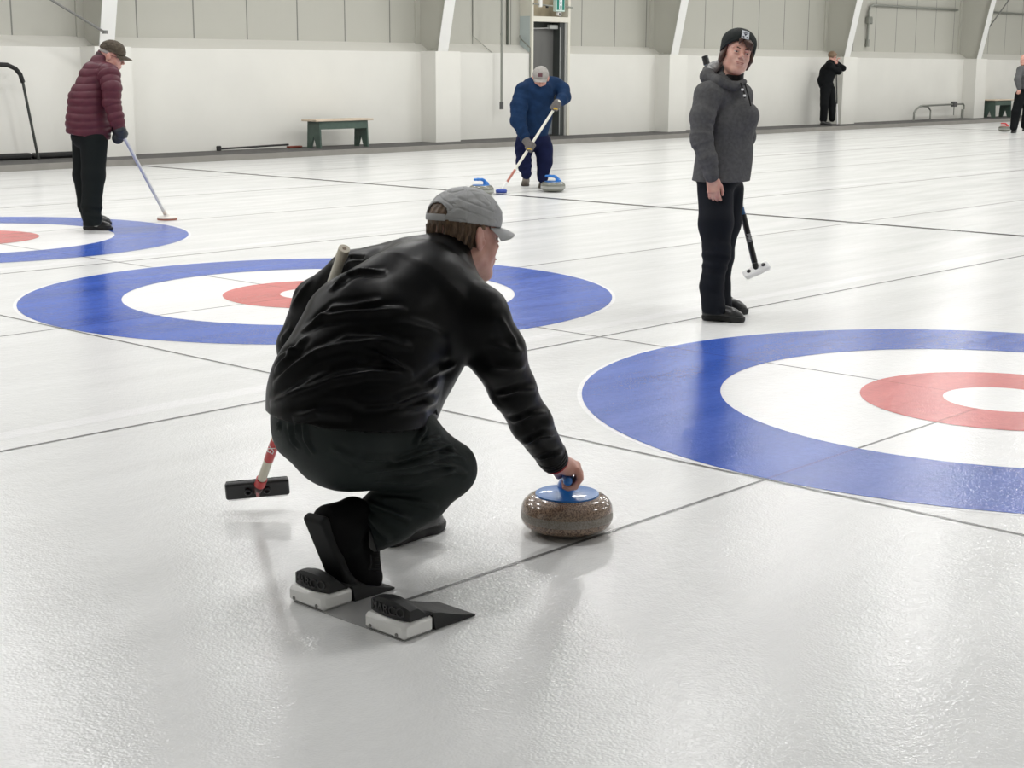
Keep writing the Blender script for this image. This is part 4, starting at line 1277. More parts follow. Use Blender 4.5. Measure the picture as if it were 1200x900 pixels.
    S = Solid(.002, .01).cone(hc + zz_ * .012, bt_ - dr_ * .004, .013, .015, .01); S.build('swivel', mat('swivel_dark', (.05, .012, .012), .4), rb, ob)
    MB(ob).tube([hc + zz_ * .024 - vz * .012, hc + zz_ * .030 + vz * .012], .0055, 10).build('swivel_pin', mat('pin_pink', (.55, .22, .22), .4), rb, True)
    for q in (-1, 1):
        MB(ob).tube([hc + lx * (q * L2 * .92) - vz * .0285 + zz_ * .0125, hc + lx * (q * L2 * .25) - vz * .0285 + zz_ * .0125], .0012, 6).build('edge_strip', mat('strip_pale', (.6, .6, .6), .4), hb_)
    # lettering on the red band
    c = tp + (bt_ - tp) * .805
    outw = nrm(-(FW - dr_ * (FW @ dr_))); rd = -dr_
    Rt_ = np.stack([rd, np.cross(outw, rd), outw], 1)
    text_mesh('EX', .030, .0006, Rt_, c + outw * .0152 + np.cross(outw, rd) * 0, 'shaft_lettering', mat('letter_white', (.85, .85, .85), .4), rb, ob, squeeze=.9)
    return r
make_thrower()
# ------------------------------------------------------------------ woman in the grey hoodie
def make_woman():
    D = 8.76
    o = on_z(845, 374); o[2] = 0
    r = root('person', 'woman in grey hoodie and black knit hat standing with a broom behind her', 'person', o)
    P = lambda x, y, d=0.0: J(x, y, D + d)
    HD = mat('hoodie_grey_fleece', (.098, .098, .100), .9, spec=.1, bump=.4, bscale=700, vary=.14, vscale=60)
    TR = mat('trousers_navy_black', (.0065, .0080, .0125), .75, bump=.25, bscale=900, spec=.15)
    hipc = P(842, 214, .09)
    # hoodie
    jk = Solid(.006, .04)
    jk.cone(P(846, 190, .10), P(848, 152, .10), .142, .150, .05)
    jk.cone(P(848, 150, .10), P(850, 118, .10), .150, .125, .05)
    jk.cone(P(873, 136, .04), P(868, 148, .16), .082, .085, .05)
    jk.cone(P(840, 236, .09), P(846, 188, .10), .172, .142, .05)
    jk.cone(P(859, 236, .09), P(864, 175, .10), .080, .085, .05)
    shR, elR, wrR = P(829, 112, -.06), P(822, 163, -.10), P(834, 206, -.10)
    shL, elL, hL = P(868, 112, .26), P(873, 160, .38), P(860, 194, .375)
    jk.cut(P(840, 211.5, .09), nrm(np.array([0, 0, -1.])))
    jk.cone(P(850, 108, .10), shR, .10, .074, .04).cone(P(852, 108, .10), shL, .095, .070, .04)
    jk.chain([shR, P(823, 137, -.09), elR, P(829, 186, -.11), wrR], [.074, .068, .060, .052, .042], .025)
    jk.chain([shL, elL, hL], [.066, .058, .045], .025)
    jk.cone(P(851, 100, .08), P(858, 88, .06), .085, .066, .03)
    S_cut = P(840, 211.5, .09)
    jk.cone(P(862, 70, .02), P(857, 100, .06), .060, .058, .004, sub=True)
    V, Q = jk.mesh(2)
    a1, _, _ = seg_dist(V, [elR, P(829, 186, -.11), wrR])
    hw = limb_wrinkles([shR, elR, wrR], .0022, .042, 3)
    tw = limb_wrinkles([P(846, 190, .1), P(850, 118, .1)], .004, .12, 8)
    def disp(V, N):
        a, _, _ = seg_dist(V, [shR, elR, wrR])
        w = np.clip((.085 - a) / .02, 0, 1)
        return w * hw(V) + (1 - w) * (.003 * vnoise(V, 16, 2)) + .0012 * vnoise(V, 40, 7)
    jacket = mesh_obj('hoodie', V, Q, HD, r, o, disp)
    # hood lying on the shoulders
    S = Solid(.005, .03)
    S.chain([P(872, 96, .00), P(860, 101, -.055), P(842, 96, -.07), P(829, 90, .02), P(833, 84, .12), P(852, 82, .17)], [.018, .024, .032, .037, .040, .036], .03)
    S.cone(P(862, 68, .02), P(857, 100, .06), .062, .060, .01, sub=True)
    S.build('hood', HD, jacket, o, lambda V, N: .004 * vnoise(V, 25, 12))
    S = Solid(.004, .02).chain([P(829, 87, .03), P(836, 79, .06), P(846, 72, .06)], [.018, .028, .020], .02)
    S.build('hood_lining', mat('lining_pale', (.42, .42, .42), .9, bump=.6, bscale=120, vary=.4, vscale=60), jacket, o)
    CR = mat('cord_black', (.01, .01, .01), .8)
    MB(o).tube([P(868, 97, -.065), P(872, 108, -.075), P(873, 115, -.072)], .0045, 8).build('drawstring', CR, jacket, True)
    MB(o).tube([P(873, 98, -.045), P(877, 112, -.055), P(880, 124, -.05)], .0045, 8).build('drawstring', CR, jacket, True)
    for (x, y) in ((870, 105), (872.5, 112)):
        MB(o).box(P(x, y, -.083) - .006, P(x, y, -.083) + .006, .002).build('cord_toggle', mat('toggle_white', (.8, .8, .8), .4), jacket)
    S = Solid(.004, .02).cone(wrR - nrm(wrR - elR) * .045, wrR + nrm(wrR - elR) * .008, .046, .041, 0); S.cut(wrR + nrm(wrR - elR) * .008, nrm(wrR - elR)); S.build('cuff', HD, jacket, o)
    # roll-neck
    S = Solid(.004, .02).cone(P(857, 98, .045), P(862, 82, .03), .058, .053, 0); S.cut(P(862, 83, .03), nrm(P(862, 82, .03) - P(857, 98, .045))); S.build('roll_neck', mat('knit_black', (.006, .006, .007), .8), r, o)
    # trousers
    tr = Solid(.006, .03)
    tr.ell(P(842, 205, .09), (.140, .140, .10), None, .04)
    tr.chain([P(838, 222, .055), P(839, 262, .01), P(840, 296, -.01), P(834, 335, -.03), P(836, 360, -.04)], [.104, .096, .076, .064, .066], .03)
    tr.chain([P(850, 222, .18), P(850, 262, .18), P(846, 300, .16), P(843, 335, .15), P(845, 356, .14)], [.108, .086, .066, .058, .060], .03)
    tr.cut(P(836, 367, -.04), [0, 0, -1])
    t1 = limb_wrinkles([P(838, 222, .02), P(840, 296, -.01), P(836, 360, -.04)], .004, .06, 5, .42, .10)
    tr.build('trousers', TR, r, o, lambda V, N: t1(V) + .0035 * vnoise(V, 18, 9))
    SH = mat('shoe_black', (.012, .0125, .013), .35, coat=.15); SS = mat('shoe_sole_black', (.008, .008, .008), .6)
    LB = mat('black_lace', (.01, .01, .01), .8)
    shoe(r, o, on_z(821, 374.5), on_z(874, 378), (0, 0, 1), SH, SS, L=.262, h=.005, high=.01, lace_m=LB, sole_t=.032, width=.98)
    shoe(r, o, on_z(832, 364), on_z(878, 369), (0, 0, 1), SH, SS, L=.255, h=.005, high=.01, lace_m=LB, sole_t=.032, width=.95)
    # head
    f = nrm(-FW + RT * .16 - np.array([0, 0, .10])); up = nrm(np.array([0, 0, 1.]) + RT * .24)
    H = Head(P(864, 63.5, 0.0), f, up, 1.0)
    skin = Solid(.0042, .03)
    H.prims(skin, P(857, 96, .05), .052)
    skin.cone(elR, wrR, .030, .026, .01)
    R_ = frame(nrm(P(836, 232, -.09) - wrR), -FW * .9 - RT * .3)
    hand(skin, wrR + nrm(wrR - elR) * .015, R_, .90, (22, 30, 20), 4, (28, 18))
    skin.cone(elL, hL, .026, .024, .01)
    hand(skin, hL, frame(nrm(np.array([0, 0, -1.]) + RT * .2), RT), .88, (60, 80, 50), 2, (40, 30))
    skin.extend(jk, .03, (3, 4)).extend(tr, .030)
    skin.build('body', SKIN, r, o)
    H.face(r, o)
    HB = mat('hair_dark_auburn', (.060, .026, .016), .45, bump=.7, bscale=300, stretch=(1, 1, .2), vary=.3, vscale=90)
    H.brows(r, o, HB)
    S = Solid(.003, .015)
    for (y0, z0, y1, z1, x1) in ((-.004, .072, .018, .034, .098), (.004, .072, .034, .028, .094), (.012, .070, .046, .022, .088), (.030, .070, .058, .020, .078), (-.018, .072, -.030, .046, .094)):
        S.chain([H.P(.080, y0, z0), H.P(.096, (y0 + y1) / 2, (z0 + z1) / 2 + .008), H.P(x1, y1, z1)], [.010, .0095, .0045], .006)
    S.build('fringe', HB, r, o, lambda V, N: .0012 * vnoise(V, 140, 3))
    S = Solid(.003, .015)
    S.chain([H.P(.02, .074, .03), H.P(.012, .080, -.02), H.P(-.01, .074, -.065)], [.012, .014, .010], .01)
    S.chain([H.P(.02, -.074, .03), H.P(.012, -.078, -.01), H.P(.0, -.074, -.035)], [.010, .010, .006], .01)
    S.ell(H.P(-.05, 0, -.03), (.05, .066, .06), H.R, .02)
    S.ell(H.P(-.008, -.086, -.030), (.030, .014, .040), H.R, .01)
    S.build('hair', HB, r, o, lambda V, N: .002 * vnoise(V, 90, 5))
    BK = mat('beanie_black_knit', (.009, .0125, .012), .9, bump=.8, bscale=420, stretch=(1, 1, .35))
    S = Solid(.004, .02)
    H.ell(S, (-.018, .0, .066), (.110, .098, .084), .02); H.ell(S, (-.055, .022, .060), (.082, .082, .075), .03); H.ell(S, (-.006, 0, .012), (.088, .099, .085), .02)
    S.ops.append(('e', H.P(-.010, 0, .020), np.array([.095, .088, .095]), H.R, None, .0, True))
    S.cut(H.P(.075, 0, .060), H.R @ nrm([.62, 0, -.78]), .008)
    S.cut(H.P(0, 0, -.058), H.R @ nrm([.25, 0, -1]), .006)
    def bd(V, N):
        q = (V - H.c) @ H.R
        a = np.arctan2(q[:, 1], q[:, 0])
        band = np.exp(-(((q[:, 2] - .075 - (q[:, 0] - .08) * .8)) / .004) ** 2)
        return .0009 * np.sin(a * 75) + .003 * vnoise(q, 24, 2) - .002 * band
    bn = S.build('beanie', BK, r, o, bd)
    # white emblem patch
    bf = H.R
    pc = H.P(.0905, -.004, .098)
    Rp = frame(bf @ nrm([0, -1, 0]), bf @ nrm([.90, 0, .42]))
    pt = MB(o).box((-.022, -.026, -.002), (.022, .026, .002), .001, R=Rp, at=pc).build('hat_patch', mat('patch_pale', (.60, .63, .66), .8), bn)
    PD = mat('patch_dark', (.05, .05, .07), .8)
    MB(o).box((-.017, -.014, .002), (.017, -.010, .0032), 0, R=Rp, at=pc).build('patch_line', PD, pt)
    MB(o).prism([Rp @ np.array(v) + pc for v in ((-.010, -.006, .002), (.010, -.006, .002), (.0, .010, .002))], Rp[:, 2] * .0012).build('patch_mark', PD, pt)
    MB(o).box((-.016, .012, .002), (-.006, .020, .0032), 0, R=Rp, at=pc).build('patch_mark', PD, pt)
    MB(o).box((.006, .012, .002), (.016, .020, .0032), 0, R=Rp, at=pc).build('patch_mark', PD, pt)
    # broom behind her
    t_, b_ = P(826, 66, .40), P(886, 314, .36)
    B = mat('shaft_black', (.010, .010, .011), .35, coat=.3); BL = mat('shaft_blue', (.02, .10, .24), .35, coat=.3); W_ = mat('shaft_grey_white', (.45, .46, .48), .4)
    rb, ob = broom('black and blue curling broom with white head held behind the woman in grey', t_, b_, .0145,
                   [('grip', 0, .04, B, 1.35), ('blue_shaft', .04, .12, BL, 1), ('shaft', .12, .67, B, 1), ('pale_band', .67, .715, W_, 1.02), ('blue_band', .715, .75, BL, 1.04), ('lower_shaft', .75, .975, B, 1.25)])
    dd = nrm(b_ - t_)
    ctr = b_ + dd * .012
    e = nrm(P(899, 311, .34) - P(872, 323, .34)); R_ = frame(e, -dd * .75 + FW * -.75)
    hl = np.linalg.norm(P(899, 311, .34) - P(872, 323, .34)) / 2 + .004
    S = Solid(.0035, .02).box(ctr, (hl, .032, .012), R_, .0115, 0)
    S.ell(ctr, (hl * 1.02, .044, .0125), R_, .02)
    h_ = S.build('brush_head', mat('broom_head_white', (.92, .92, .90), .4), rb, ob)
    S = Solid(.0035, .02).box(ctr - R_[:, 2] * .013, (hl * .96, .029, .008), R_, .007, 0); S.build('brush_pad', mat('pad_grey', (.55, .54, .53), .9), rb, ob)
    for q in (-1, 1):
        S = Solid(.002, .01).ell(ctr + e * q * .047 + R_[:, 2] * .016, (.013, .013, .011), R_, 0); S.build('knob', B, h_, ob)
    S = Solid(.002, .01).cone(b_ - dd * .02, ctr + R_[:, 2] * .008, .019, .016, 0); S.build('swivel', B, rb, ob)
    outw = nrm(-(FW - dd * (FW @ dd))); c = t_ + (b_ - t_) * .86
    text_mesh('I:||I:||', .026, .0004, np.stack([-dd, np.cross(outw, -dd), outw], 1), c + outw * .0186, 'shaft_lettering', mat('letter_white', (.85, .85, .85), .4), rb, ob)
make_woman()

# ------------------------------------------------------------------ man in the maroon quilted jacket
def make_maroon():
    D = 13.27
    o = on_z(112, 272); o[2] = 0
    r = root('person', 'man in maroon quilted jacket and brown cap resting a broom on the ice', 'person', o)
    P = lambda x, y, d=0.0: J(x, y, D + d)
    MR = mat('jacket_maroon_quilted', (.080, .017, .028), .5, spec=.25, bump=.3, bscale=120, vary=.12, vscale=20)
    shR, elR, wrR = P(128, 86, -.14), P(131, 120, -.18), P(140, 150, -.16)
    jk = Solid(.008, .04)
    jk.cone(P(104, 146, 0), P(106, 120, 0), .180, .182, .05)
    jk.cone(P(107, 120, 0), P(114, 92, 0), .180, .150, .05)
    jk.cone(P(104, 172, 0), P(104, 145, 0), .172, .180, .05)
    jk.cone(P(114, 92, 0), P(118, 76, 0), .130, .085, .05)
    jk.cut(P(104, 159, 0), nrm(np.array([0, 0, -1.]) + RT * -.16))
    jk.cone(P(116, 88, 0), shR, .11, .085, .04)
    jk.cone(P(116, 88, 0), P(122, 84, .18), .11, .080, .04)
    jk.chain([shR, P(131, 104, -.19), elR, P(136, 138, -.17), wrR], [.088, .078, .072, .062, .052], .03)
    jk.chain([P(122, 84, .18), P(124, 120, .20), P(132, 142, .14)], [.080, .070, .052], .03)
    jk.cone(P(119, 72, 0), P(123, 66, 0), .075, .070, .02)
    jk.cone(P(128, 60, 0), P(119, 76, 0), .058, .056, .004, sub=True)
    V, Q = jk.mesh(2)
    a1, _, _ = seg_dist(V, [elR, wrR])
    # hem: falls lower at the front than at the back
    n_ = nrm(np.array([0, 0, -1.]) + RT * -.16); pz = P(104, 159, 0)
    def disp(V, N):
        d1, run, L = seg_dist(V, [shR, P(131, 104, -.19), elR, P(136, 138, -.17), wrR])
        arm = d1 < .098
        ph = np.where(arm, run / .060, (V[:, 2] + .05 * np.sin(V @ RT * 3) + .006 * vnoise(V, 12, 4)) / .062)
        f_ = np.abs(np.sin(ph * PI))
        return .012 * (f_ ** .5 - .6) + .0015 * vnoise(V, 30, 3)
    mesh_obj('jacket', V, Q, MR, r, o, disp)
    S = Solid(.006, .02).cone(P(119, 73, 0), P(123, 64, 0), .076, .073, 0); S.cone(P(128, 56, 0), P(120, 72, 0), .062, .058, .0, sub=True); S.cut(P(123, 65, 0), nrm(P(123, 64, 0) - P(119, 73, 0)))
    S.build('collar', mat('collar_dark_maroon', (.035, .012, .016), .7), r, o)
    TRm = mat('trousers_black_cotton', (.0070, .0095, .0095), .8, spec=.12, bump=.25, bscale=700)
    tr = Solid(.007, .03)
    tr.ell(P(105, 160, 0), (.160, .160, .12), None, .04)
    tr.chain([P(110, 168, -.06), P(109, 205, -.08), P(107, 240, -.10), P(108, 258, -.10)], [.120, .098, .080, .078], .03)
    tr.chain([P(98, 168, .12), P(96, 205, .12), P(100, 240, .10), P(104, 254, .08)], [.100, .078, .062, .062], .03)
    tr.cut(P(108, 264.5, -.10), [0, 0, -1])
    t1 = limb_wrinkles([P(110, 168, -.06), P(107, 240, -.10), P(108, 262, -.10)], .006, .08, 2, .62, .14)
    tr.build('trousers', TRm, r, o, lambda V, N: t1(V) + .005 * vnoise(V * [1, 1, .4], 16, 3))
    SH = mat('shoe_black', ()); SW = mat('shoe_white_panel', (.72, .72, .70), .4)
    for hp, tp_, L in ((on_z(97, 269), on_z(135, 270), .285), (on_z(104, 262), on_z(132, 264), .27)):
        s_ = shoe(r, o, hp, tp_, (0, 0, 1), SH, mat('shoe_sole_black', ()), L=L, h=.006)
        Rf = frame(tp_ - hp, (0, 0, 1))
        for q in (-1, 1):
            S = Solid(.004, .02).ell(hp + Rf @ np.array([.125, q * .026, .056]), (.058, .024, .024), Rf @ np.array(Matrix.Rotation(.30, 3, 'Y')), 0); S.build('white_panel', SW, s_, o)
    f = nrm(RT * .93 + FW * .12 - np.array([0, 0, .32])); up = nrm(np.array([0, 0, 1.]) + RT * .32)
    H = Head(P(131, 66, -.01), f, up, 1.03)
    skin = Solid(.006, .03)
    H.prims(skin, P(119, 80, 0), .056)
    skin.cone(elR, wrR, .03, .027, .01)
    skin.extend(jk, .035, (2,)).extend(tr, .03)
    skin.build('body', SKIN2, r, o); H.face(r, o)
    HG = mat('hair_grey', (.30, .28, .26), .6); 
    S = Solid(.003, .02); H.ell(S, (-.024, 0, .022), (.087, .0795, .050), .01); S.cut(H.P(0, 0, .05), H.R[:, 2]); S.cut(H.P(-.015, 0, 0), H.R[:, 0]); S.cut(H.P(0, 0, .012), -H.R[:, 2]); S.build('hair', HG, r, o)
    H.cap(r, o, mat('cap_brown', (.060, .045, .028), .8, bump=.3, bscale=900, vary=.3, vscale=40), h=.004, brim_len=.078, zr=.036)
    GF = mat('glasses_frame', (.05, .05, .05), .3, .5)
    g = MB(o)
    for y in (1, -1): g.tube([H.P(.092, y * .048, .008), H.P(.0, y * .085, .012)], .0022, 6)
    for y in (1, -1): g.tube([H.P(.093 - .008 * abs(math.cos(a)), y * (.031 + .018 * math.cos(a)), .0 + .014 * math.sin(a)) for a in np.linspace(0, 2 * PI, 17)], .0018, 6)
    g.tube([H.P(.094, .013, .006), H.P(.094, -.013, .006)], .002, 6)
    g.build('glasses', GF, r)
    # mitten-like dark gloves with fingers
    GL = mat('glove_dark', (.012, .016, .022), .6, bump=.4, bscale=300)
    tpb, hb = P(139.5, 150, -.22), P(194, 253.5, .10)
    hb = on_z(195, 257) + np.array([0, 0, .03])
    axb = nrm(hb - tpb)
    S = Solid(.0055, .02)
    S.cone(wrR - nrm(wrR - elR) * .03, wrR + nrm(wrR - elR) * .035, .048, .046, .02)
    wq = wrR + nrm(wrR - elR) * .03
    gp = tpb + axb * .10
    sd_ = nrm(np.cross(axb, FW))
    S.cone(wq, gp - sd_ * .0 - FW * .02, .044, .042, .03)
    for k in range(4):
        c = tpb + axb * (.055 + .026 * k)
        S.chain([c - FW * .030 + sd_ * .018, c - FW * .034 - sd_ * .012, c - FW * .008 - sd_ * .036, c + FW * .020 - sd_ * .022], [.017, .017, .0155, .0135], .008)
    S.chain([c - axb * .10 + sd_ * .03 - FW * .01, c - axb * .04 + sd_ * .032 + FW * .004, c + sd_ * .014 + FW * .016], [.020, .016, .013], .01)
    S.build('glove', GL, r, o)
    S = Solid(.0055, .02); wl = P(132, 142, .14)
    S.cone(wl, P(140, 158, .0), .046, .046, .03).ell(P(138, 162, -.02), .05, None, .03); S.build('glove', GL, r, o)
    SV = mat('shaft_silver', (.52, .52, .54), .4, .1)
    rb, ob = broom('silver shafted curling broom leaned on the ice by the maroon jacket man', tpb, hb, .0150,
                   [('shaft', .05, .93, SV, 1), ('lower_collar', .93, 1.0, mat('collar_pale', (.62, .55, .50), .4), 1.15)])
    c = on_z(196, 257.5)
    MB(ob).lathe([(0, .012), (.085, .012), (.093, .018), (.088, .028), (.030, .034), (.022, .05), (0, .05)], c, n=36).build('brush_head', mat('brush_head_white', (.74, .71, .67), .4), rb, True)
    MB(ob).lathe([(0, .000), (.088, .000), (.092, .006), (.090, .013), (0, .013)], c, n=36).build('brush_pad', mat('pad_terracotta', (.34, .13, .09), .9), rb, True)
make_maroon()

# ------------------------------------------------------------------ man in navy bending over his broom
def make_navy():
    D = 18.1
    o = on_z(625, 221); o[2] = 0
    r = root('person', 'man in navy top and grey cap bending forward to sweep before the door', 'person', o)
    P = lambda x, y, d=0.0: J(x, y, D + d)
    NV = mat('top_navy_fleece', (.009, .027, .072), .85, spec=.12, bump=.3, bscale=300, vary=.18, vscale=14)
    shR, elR, wrR = P(613, 107, -.14), P(607, 142, -.22), P(616, 164, -.24)
    shL, elL, wrL = P(652, 99, -.02), P(661, 114, -.08), P(653, 121, -.26)
    jk = Solid(.008, .04)
    jk.cone(P(624, 158, .12), P(626, 135, .05), .180, .205, .05)
    jk.cone(P(626, 135, .05), P(631, 108, -.08), .205, .180, .05)
    jk.cone(P(622, 104, -.06), P(645, 100, -.03), .12, .11, .05)
    jk.chain([shR, P(608, 124, -.19), elR, wrR], [.105, .095, .082, .060], .03)
    jk.chain([shL, P(659, 104, -.02), elL, P(658, 117, -.16), wrL], [.090, .080, .074, .060, .050], .03)
    V, Q = jk.mesh(2)
    a1, _, _ = seg_dist(V, [shR, elR, wrR]); sd = P(624, 166, .1)[2] - V[:, 2]
    m_ = (sd > 0) & (a1 > .088); V[m_, 2] += sd[m_]
    w1 = limb_wrinkles([shR, elR, wrR], .010, .10, 2); w2_ = limb_wrinkles([P(640, 92, -.2), P(612, 150, -.1)], .008, .13, 6)
    mesh_obj('top', V, Q, NV, r, o, lambda V, N: w1(V) * .6 + .006 * vnoise(V, 12, 5) + .5 * w2_(V))
    tr = Solid(.008, .03)
    tr.ell(P(625, 164, .14), (.205, .205, .13), None, .04)
    tr.chain([P(614, 172, .10), P(614, 190, .02), P(617, 205, .0)], [.115, .085, .058], .03)
    tr.chain([P(637, 172, .12), P(638, 190, .10), P(636, 208, .10)], [.115, .092, .066], .03)
    t1 = limb_wrinkles([P(614, 172, .10), P(614, 190, .02), P(617, 207, .0)], .007, .09, 2)
    tr.build('trousers', mat('trousers_navy', (.007, .010, .038), .85, vary=.15, vscale=12, spec=.1), r, o, lambda V, N: t1(V) + .005 * vnoise(V, 16, 6))
    SB = mat('shoe_brown_grey', (.075, .060, .045), .7); SO = mat('shoe_sole_brown', (.05, .04, .03), .7)
    fwd = nrm(np.array([-FW[0], -FW[1], 0]))
    for hp in (on_z(617, 216.5), on_z(637, 219)):
        s_ = shoe(r, o, hp, hp + fwd * .29 - RT * .03, (0, 0, 1), SB, SO, L=.285, h=.007, high=.05)
    f = nrm(-FW * .78 - np.array([0, 0, .48]) - RT * .05); up = nrm(-FW * .50 + np.array([0, 0, .85]))
    H = Head(P(633.5, 92, -.20), f, up, 1.06)
    skin = Solid(.007, .03)
    H.prims(skin, P(630, 102, -.06), .06)
    skin.extend(jk, .035).extend(tr, .03)
    skin.build('body', SKIN2, r, o); H.face(r, o)
    S = Solid(.005, .02); H.ell(S, (-.030, 0, .0), (.080, .081, .075), .01); S.cut(H.P(0, 0, .05), H.R[:, 2]); S.cut(H.P(.0, 0, 0), H.R[:, 0]); S.build('hair', mat('hair_grey', ()), r, o)
    H.cap(r, o, mat('cap_light_grey', (.30, .285, .265), .8, vary=.1, vscale=30), h=.005, brim_len=.068)
    cpt = H.P(.093, .0, .080); Rp = frame(H.R @ nrm([0, 1, 0]), H.R @ nrm([.86, 0, .5]))
    MB(o).box((-.024, -.020, -.001), (.024, .020, .004), 0.001, R=Rp, at=cpt).build('cap_emblem', mat('emblem_maroon', (.10, .035, .045), .7), r)
    G1 = mat('glove_grey', (.11, .10, .095), .8); G2 = mat('glove_yellow_palm', (.55, .36, .04), .7)
    tb = P(653, 122, -.34); hb = on_z(589, 224.5) + np.array([0, 0, .03])
    ax = nrm(hb - tb); sdv = nrm(np.cross(ax, FW))
    for w_, c, s_ in ((wrL, tb + ax * .03, 1), (wrR, None, -1)):
        if c is None:
            t = ((wrR - tb) @ ax); c = tb + ax * (t + .05)
        S = Solid(.006, .02)
        S.cone(w_, c - FW * .02, .050, .042, .03)
        for k in range(4):
            q = c + ax * (-.04 + .027 * k)
            S.chain([q - FW * .034 + sdv * .02 * s_, q - FW * .036 - sdv * .014 * s_, q - sdv * .038 * s_, q + FW * .022 - sdv * .02 * s_], [.018, .018, .016, .014], .008)
        S.chain([c - ax * .03 + sdv * .034 * s_, c + ax * .03 + sdv * .03 * s_ - FW * .01, c + ax * .05 - FW * .03], [.019, .016, .014], .01)
        gl = S.build('glove', G1, r, o)
        S = Solid(.006, .02).ell(c - FW * .024 + np.array([0, 0, -.03]) - RT * .012, (.040, .040, .024), None, 0); S.build('palm_patch', G2, gl, o)
    rb, ob = broom('white shafted curling broom with blue head held by the man in navy', tb - ax * .05, hb, .0155,
                   [('shaft', 0, .78, mat('shaft_cream', (.72, .70, .62), .35), 1), ('red_section', .78, .92, mat('shaft_red_faded', (.45, .16, .12), .4), .9), ('lower_collar', .92, 1.0, mat('shaft_white', (.8, .8, .8), .4), .9)])
    c = on_z(587.5, 226)
    MB(ob).lathe([(0, .006), (.058, .006), (.066, .016), (.066, .030), (.056, .040), (.02, .046), (0, .046)], c, n=32).build('brush_head', mat('brush_blue', (.015, .05, .30), .45), rb, True)
    MB(ob).lathe([(0, .0), (.060, .0), (.062, .007), (0, .007)], c, n=32).build('brush_pad', mat('brush_pad_navy', (.02, .03, .12), .9), rb, True)
make_navy()

# ------------------------------------------------------------------ man in black on the walkway
def make_black():
    o = on_y(971, 146, 16.85); o[2] = KZ; D = depth(o)
    r = root('person', 'man dressed in black standing on the walkway, hands raised on a broom', 'person', o)
    P = lambda x, y, d=0.0: J(x, y + 1.0, D + d)
    BKc = mat('clothes_black', (.006, .007, .008), .8, spec=.12, vary=.15, vscale=10)
    shR, elR, wrR = P(972, 77, -.16), P(983, 83, -.10), P(981, 75, .05)
    shL, elL, wrL = P(976, 76, .16), P(988, 79, .22), P(982, 73, .12)
    jk = Solid(.010, .04)
    jk.cone(P(967.5, 97, 0), P(970, 84, 0), .165, .185, .05).cone(P(970, 84, 0), P(973, 74, 0), .180, .110, .05)
    jk.cone(P(963, 93, 0), P(968, 95, 0), .10, .13, .05)
    jk.chain([shR, elR, wrR], [.09, .07, .05], .03).chain([shL, elL, wrL], [.085, .07, .05], .03).cone(P(973, 76, 0), shR, .1, .09, .03).cone(P(973, 76, 0), shL, .1, .085, .03)
    jk.build('jacket', BKc, r, o, lambda V, N: .006 * vnoise(V, 14, 4))
    tr = Solid(.010, .03)
    tr.ell(P(969, 99, 0), (.165, .165, .13), None, .04)
    tr.chain([P(967, 104, -.06), P(966, 122, -.08), P(965, 139, -.06)], [.125, .095, .085], .03)
    tr.chain([P(973, 104, .08), P(975, 122, .08), P(975, 138, .08)], [.120, .092, .080], .03)
    tr.build('trousers', BKc, r, o, lambda V, N: .006 * vnoise(V, 14, 6))
    for hp, tp_ in ((o + [-.20, .12, 0], o + [-.02, -.10, 0]), (o + [-.02, .22, 0], o + [.20, .04, 0])):
        shoe(r, o, hp, tp_, (0, 0, 1), mat('shoe_black', ()), mat('shoe_sole_black', ()), L=.30, h=.009)
    f = nrm(RT * .8 + FW * .5 - np.array([0, 0, .10]))
    H = Head(P(975.5, 66.3, 0), f, nrm(np.array([0, 0, 1.]) + RT * .05), 1.06)
    skin = Solid(.009, .03); H.prims(skin, P(973, 75, 0), .06)
    skin.chain([wrR, P(978, 70, .06)], [.04, .038], .02)
    hand(skin, wrR, frame(nrm(P(978.5, 69, .08) - wrR), RT), 1.0, (35, 50, 30))
    hand(skin, wrL, frame(nrm(P(981, 70, .12) - wrL + np.array([0, 0, .02])), -RT), 1.0, (40, 60, 30))
    skin.extend(jk, .035).extend(tr, .03); skin.build('body', SKIN2, r, o); H.face(r, o)
    S = Solid(.006, .02); H.ell(S, (-.025, 0, .045), (.094, .083, .090), .01); H.ell(S, (.03, 0, .075), (.06, .066, .05), .02); S.cut(H.P(.045, 0, -.01), H.R @ nrm([.75, 0, -.5])); S.cut(H.P(0, 0, -.05), -H.R[:, 2]); S.build('hair', mat('hair_sandy', (.20, .13, .08), .6, vary=.2, vscale=60), r, o, lambda V, N: .004 * vnoise(V, 60, 3))
    g = MB(o).tube([H.P(.09, -.045, .008), H.P(0, -.085, .012)], .004, 6); g.tube([H.P(.092, .045, .006), H.P(.092, -.045, .006)], .004, 6); g.build('glasses', mat('glasses_frame', ()), r)
    tb = P(980, 82, .04); hb = P(981.5, 140, .04); hb[2] = KZ; hb[1] = min(hb[1], 17.0)
    rb, ob = broom('thin black and white broom standing upright before the man in black', tb, hb + np.array([0, 0, .03]), .016,
                   [('shaft', 0, .62, mat('shaft_black', ()), 1), ('lower_shaft', .62, 1.0, mat('shaft_white', ()), 1)])
    for ch in rb.children: pass
    MB(hb).box(hb + [-.07, -.03, .0], hb + [.07, .03, .03], .008).build('brush_head', mat('shaft_black', ()), rb).location = tuple(hb - ob)
make_black()

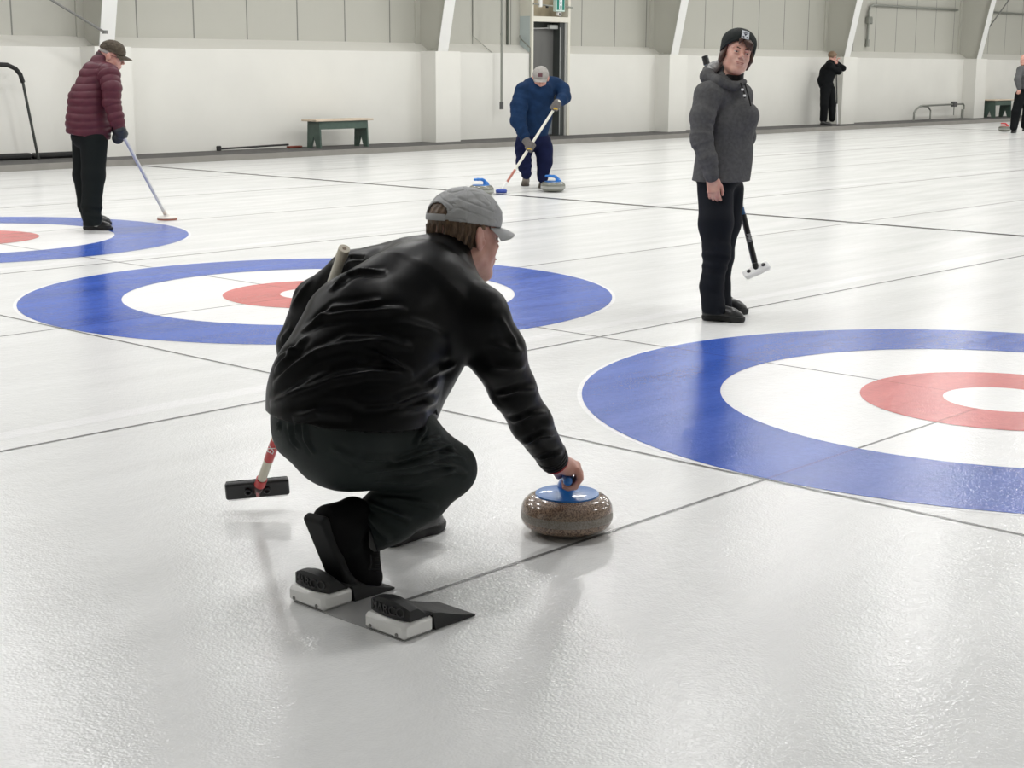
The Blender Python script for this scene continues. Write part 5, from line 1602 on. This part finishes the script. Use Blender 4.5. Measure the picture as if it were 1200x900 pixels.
# ------------------------------------------------------------------ man cut by the right edge
def make_grey():
    o = on_z(1192, 156); o[2] = 0; D = 34.1
    r = root('person', 'man in dark grey shirt and black trousers at the right edge of the photo', 'person', o)
    P = lambda x, y, d=0.0: J(x, y, D + d)
    GY = mat('shirt_dark_grey', (.085, .087, .090), .8, vary=.12, vscale=16)
    jk = Solid(.010, .04)
    jk.cone(P(1202, 103, 0), P(1203, 88, 0), .175, .185, .05).cone(P(1203, 88, 0), P(1202, 79, 0), .180, .11, .05)
    shR, elR, wrR = P(1196, 82, -.10), P(1192.5, 93, -.22), P(1194, 103, -.18)
    jk.cone(P(1202, 82, 0), shR, .1, .085, .04).chain([shR, elR, wrR], [.085, .07, .05], .03)
    jk.cone(P(1202, 82, 0), P(1211, 83, 0), .1, .085, .04).chain([P(1211, 83, 0), P(1215, 95, .05), P(1212, 105, .0)], [.085, .07, .05], .03)
    jk.build('shirt', GY, r, o, lambda V, N: .007 * vnoise(V, 14, 8))
    tr = Solid(.010, .03)
    BKc = mat('clothes_black', ())
    tr.ell(P(1201, 107, 0), (.17, .17, .12), None, .04)
    tr.chain([P(1196, 112, -.02), P(1191, 132, -.05), P(1188, 149, -.05)], [.125, .098, .085], .03)
    tr.chain([P(1205, 112, .05), P(1204, 132, .1), P(1201, 147, .15)], [.125, .098, .085], .03)
    tr.build('trousers', BKc, r, o, lambda V, N: .006 * vnoise(V, 14, 2))
    for hp, tp_ in ((on_z(1190, 155.5), on_z(1174, 157.5)), (on_z(1202, 153), on_z(1190, 155.5))):
        shoe(r, o, hp, tp_, (0, 0, 1), mat('shoe_black', ()), mat('shoe_sole_black', ()), L=.30, h=.009)
    f = nrm(-RT * .55 - FW * .65)
    H = Head(P(1200, 70.5, -.02), f, np.array([0, 0, 1.]), 1.05)
    skin = Solid(.009, .03); H.prims(skin, P(1202, 80, 0), .06)
    hand(skin, wrR, frame(nrm(np.array([0, 0, -1.])), -FW), 1.0, (25, 30, 20))
    skin.extend(jk, .035).extend(tr, .03); skin.build('body', SKIN2, r, o); H.face(r, o)
    S = Solid(.006, .02); H.ell(S, (-.03, 0, .03), (.083, .079, .085), .01); S.cut(H.P(-.01, 0, -.01), H.R @ nrm([.9, 0, -.2])); S.cut(H.P(0, 0, -.05), -H.R[:, 2]); S.cut(H.P(0, 0, .075), H.R[:, 2]); S.build('hair', mat('hair_grey', ()), r, o)
make_grey()
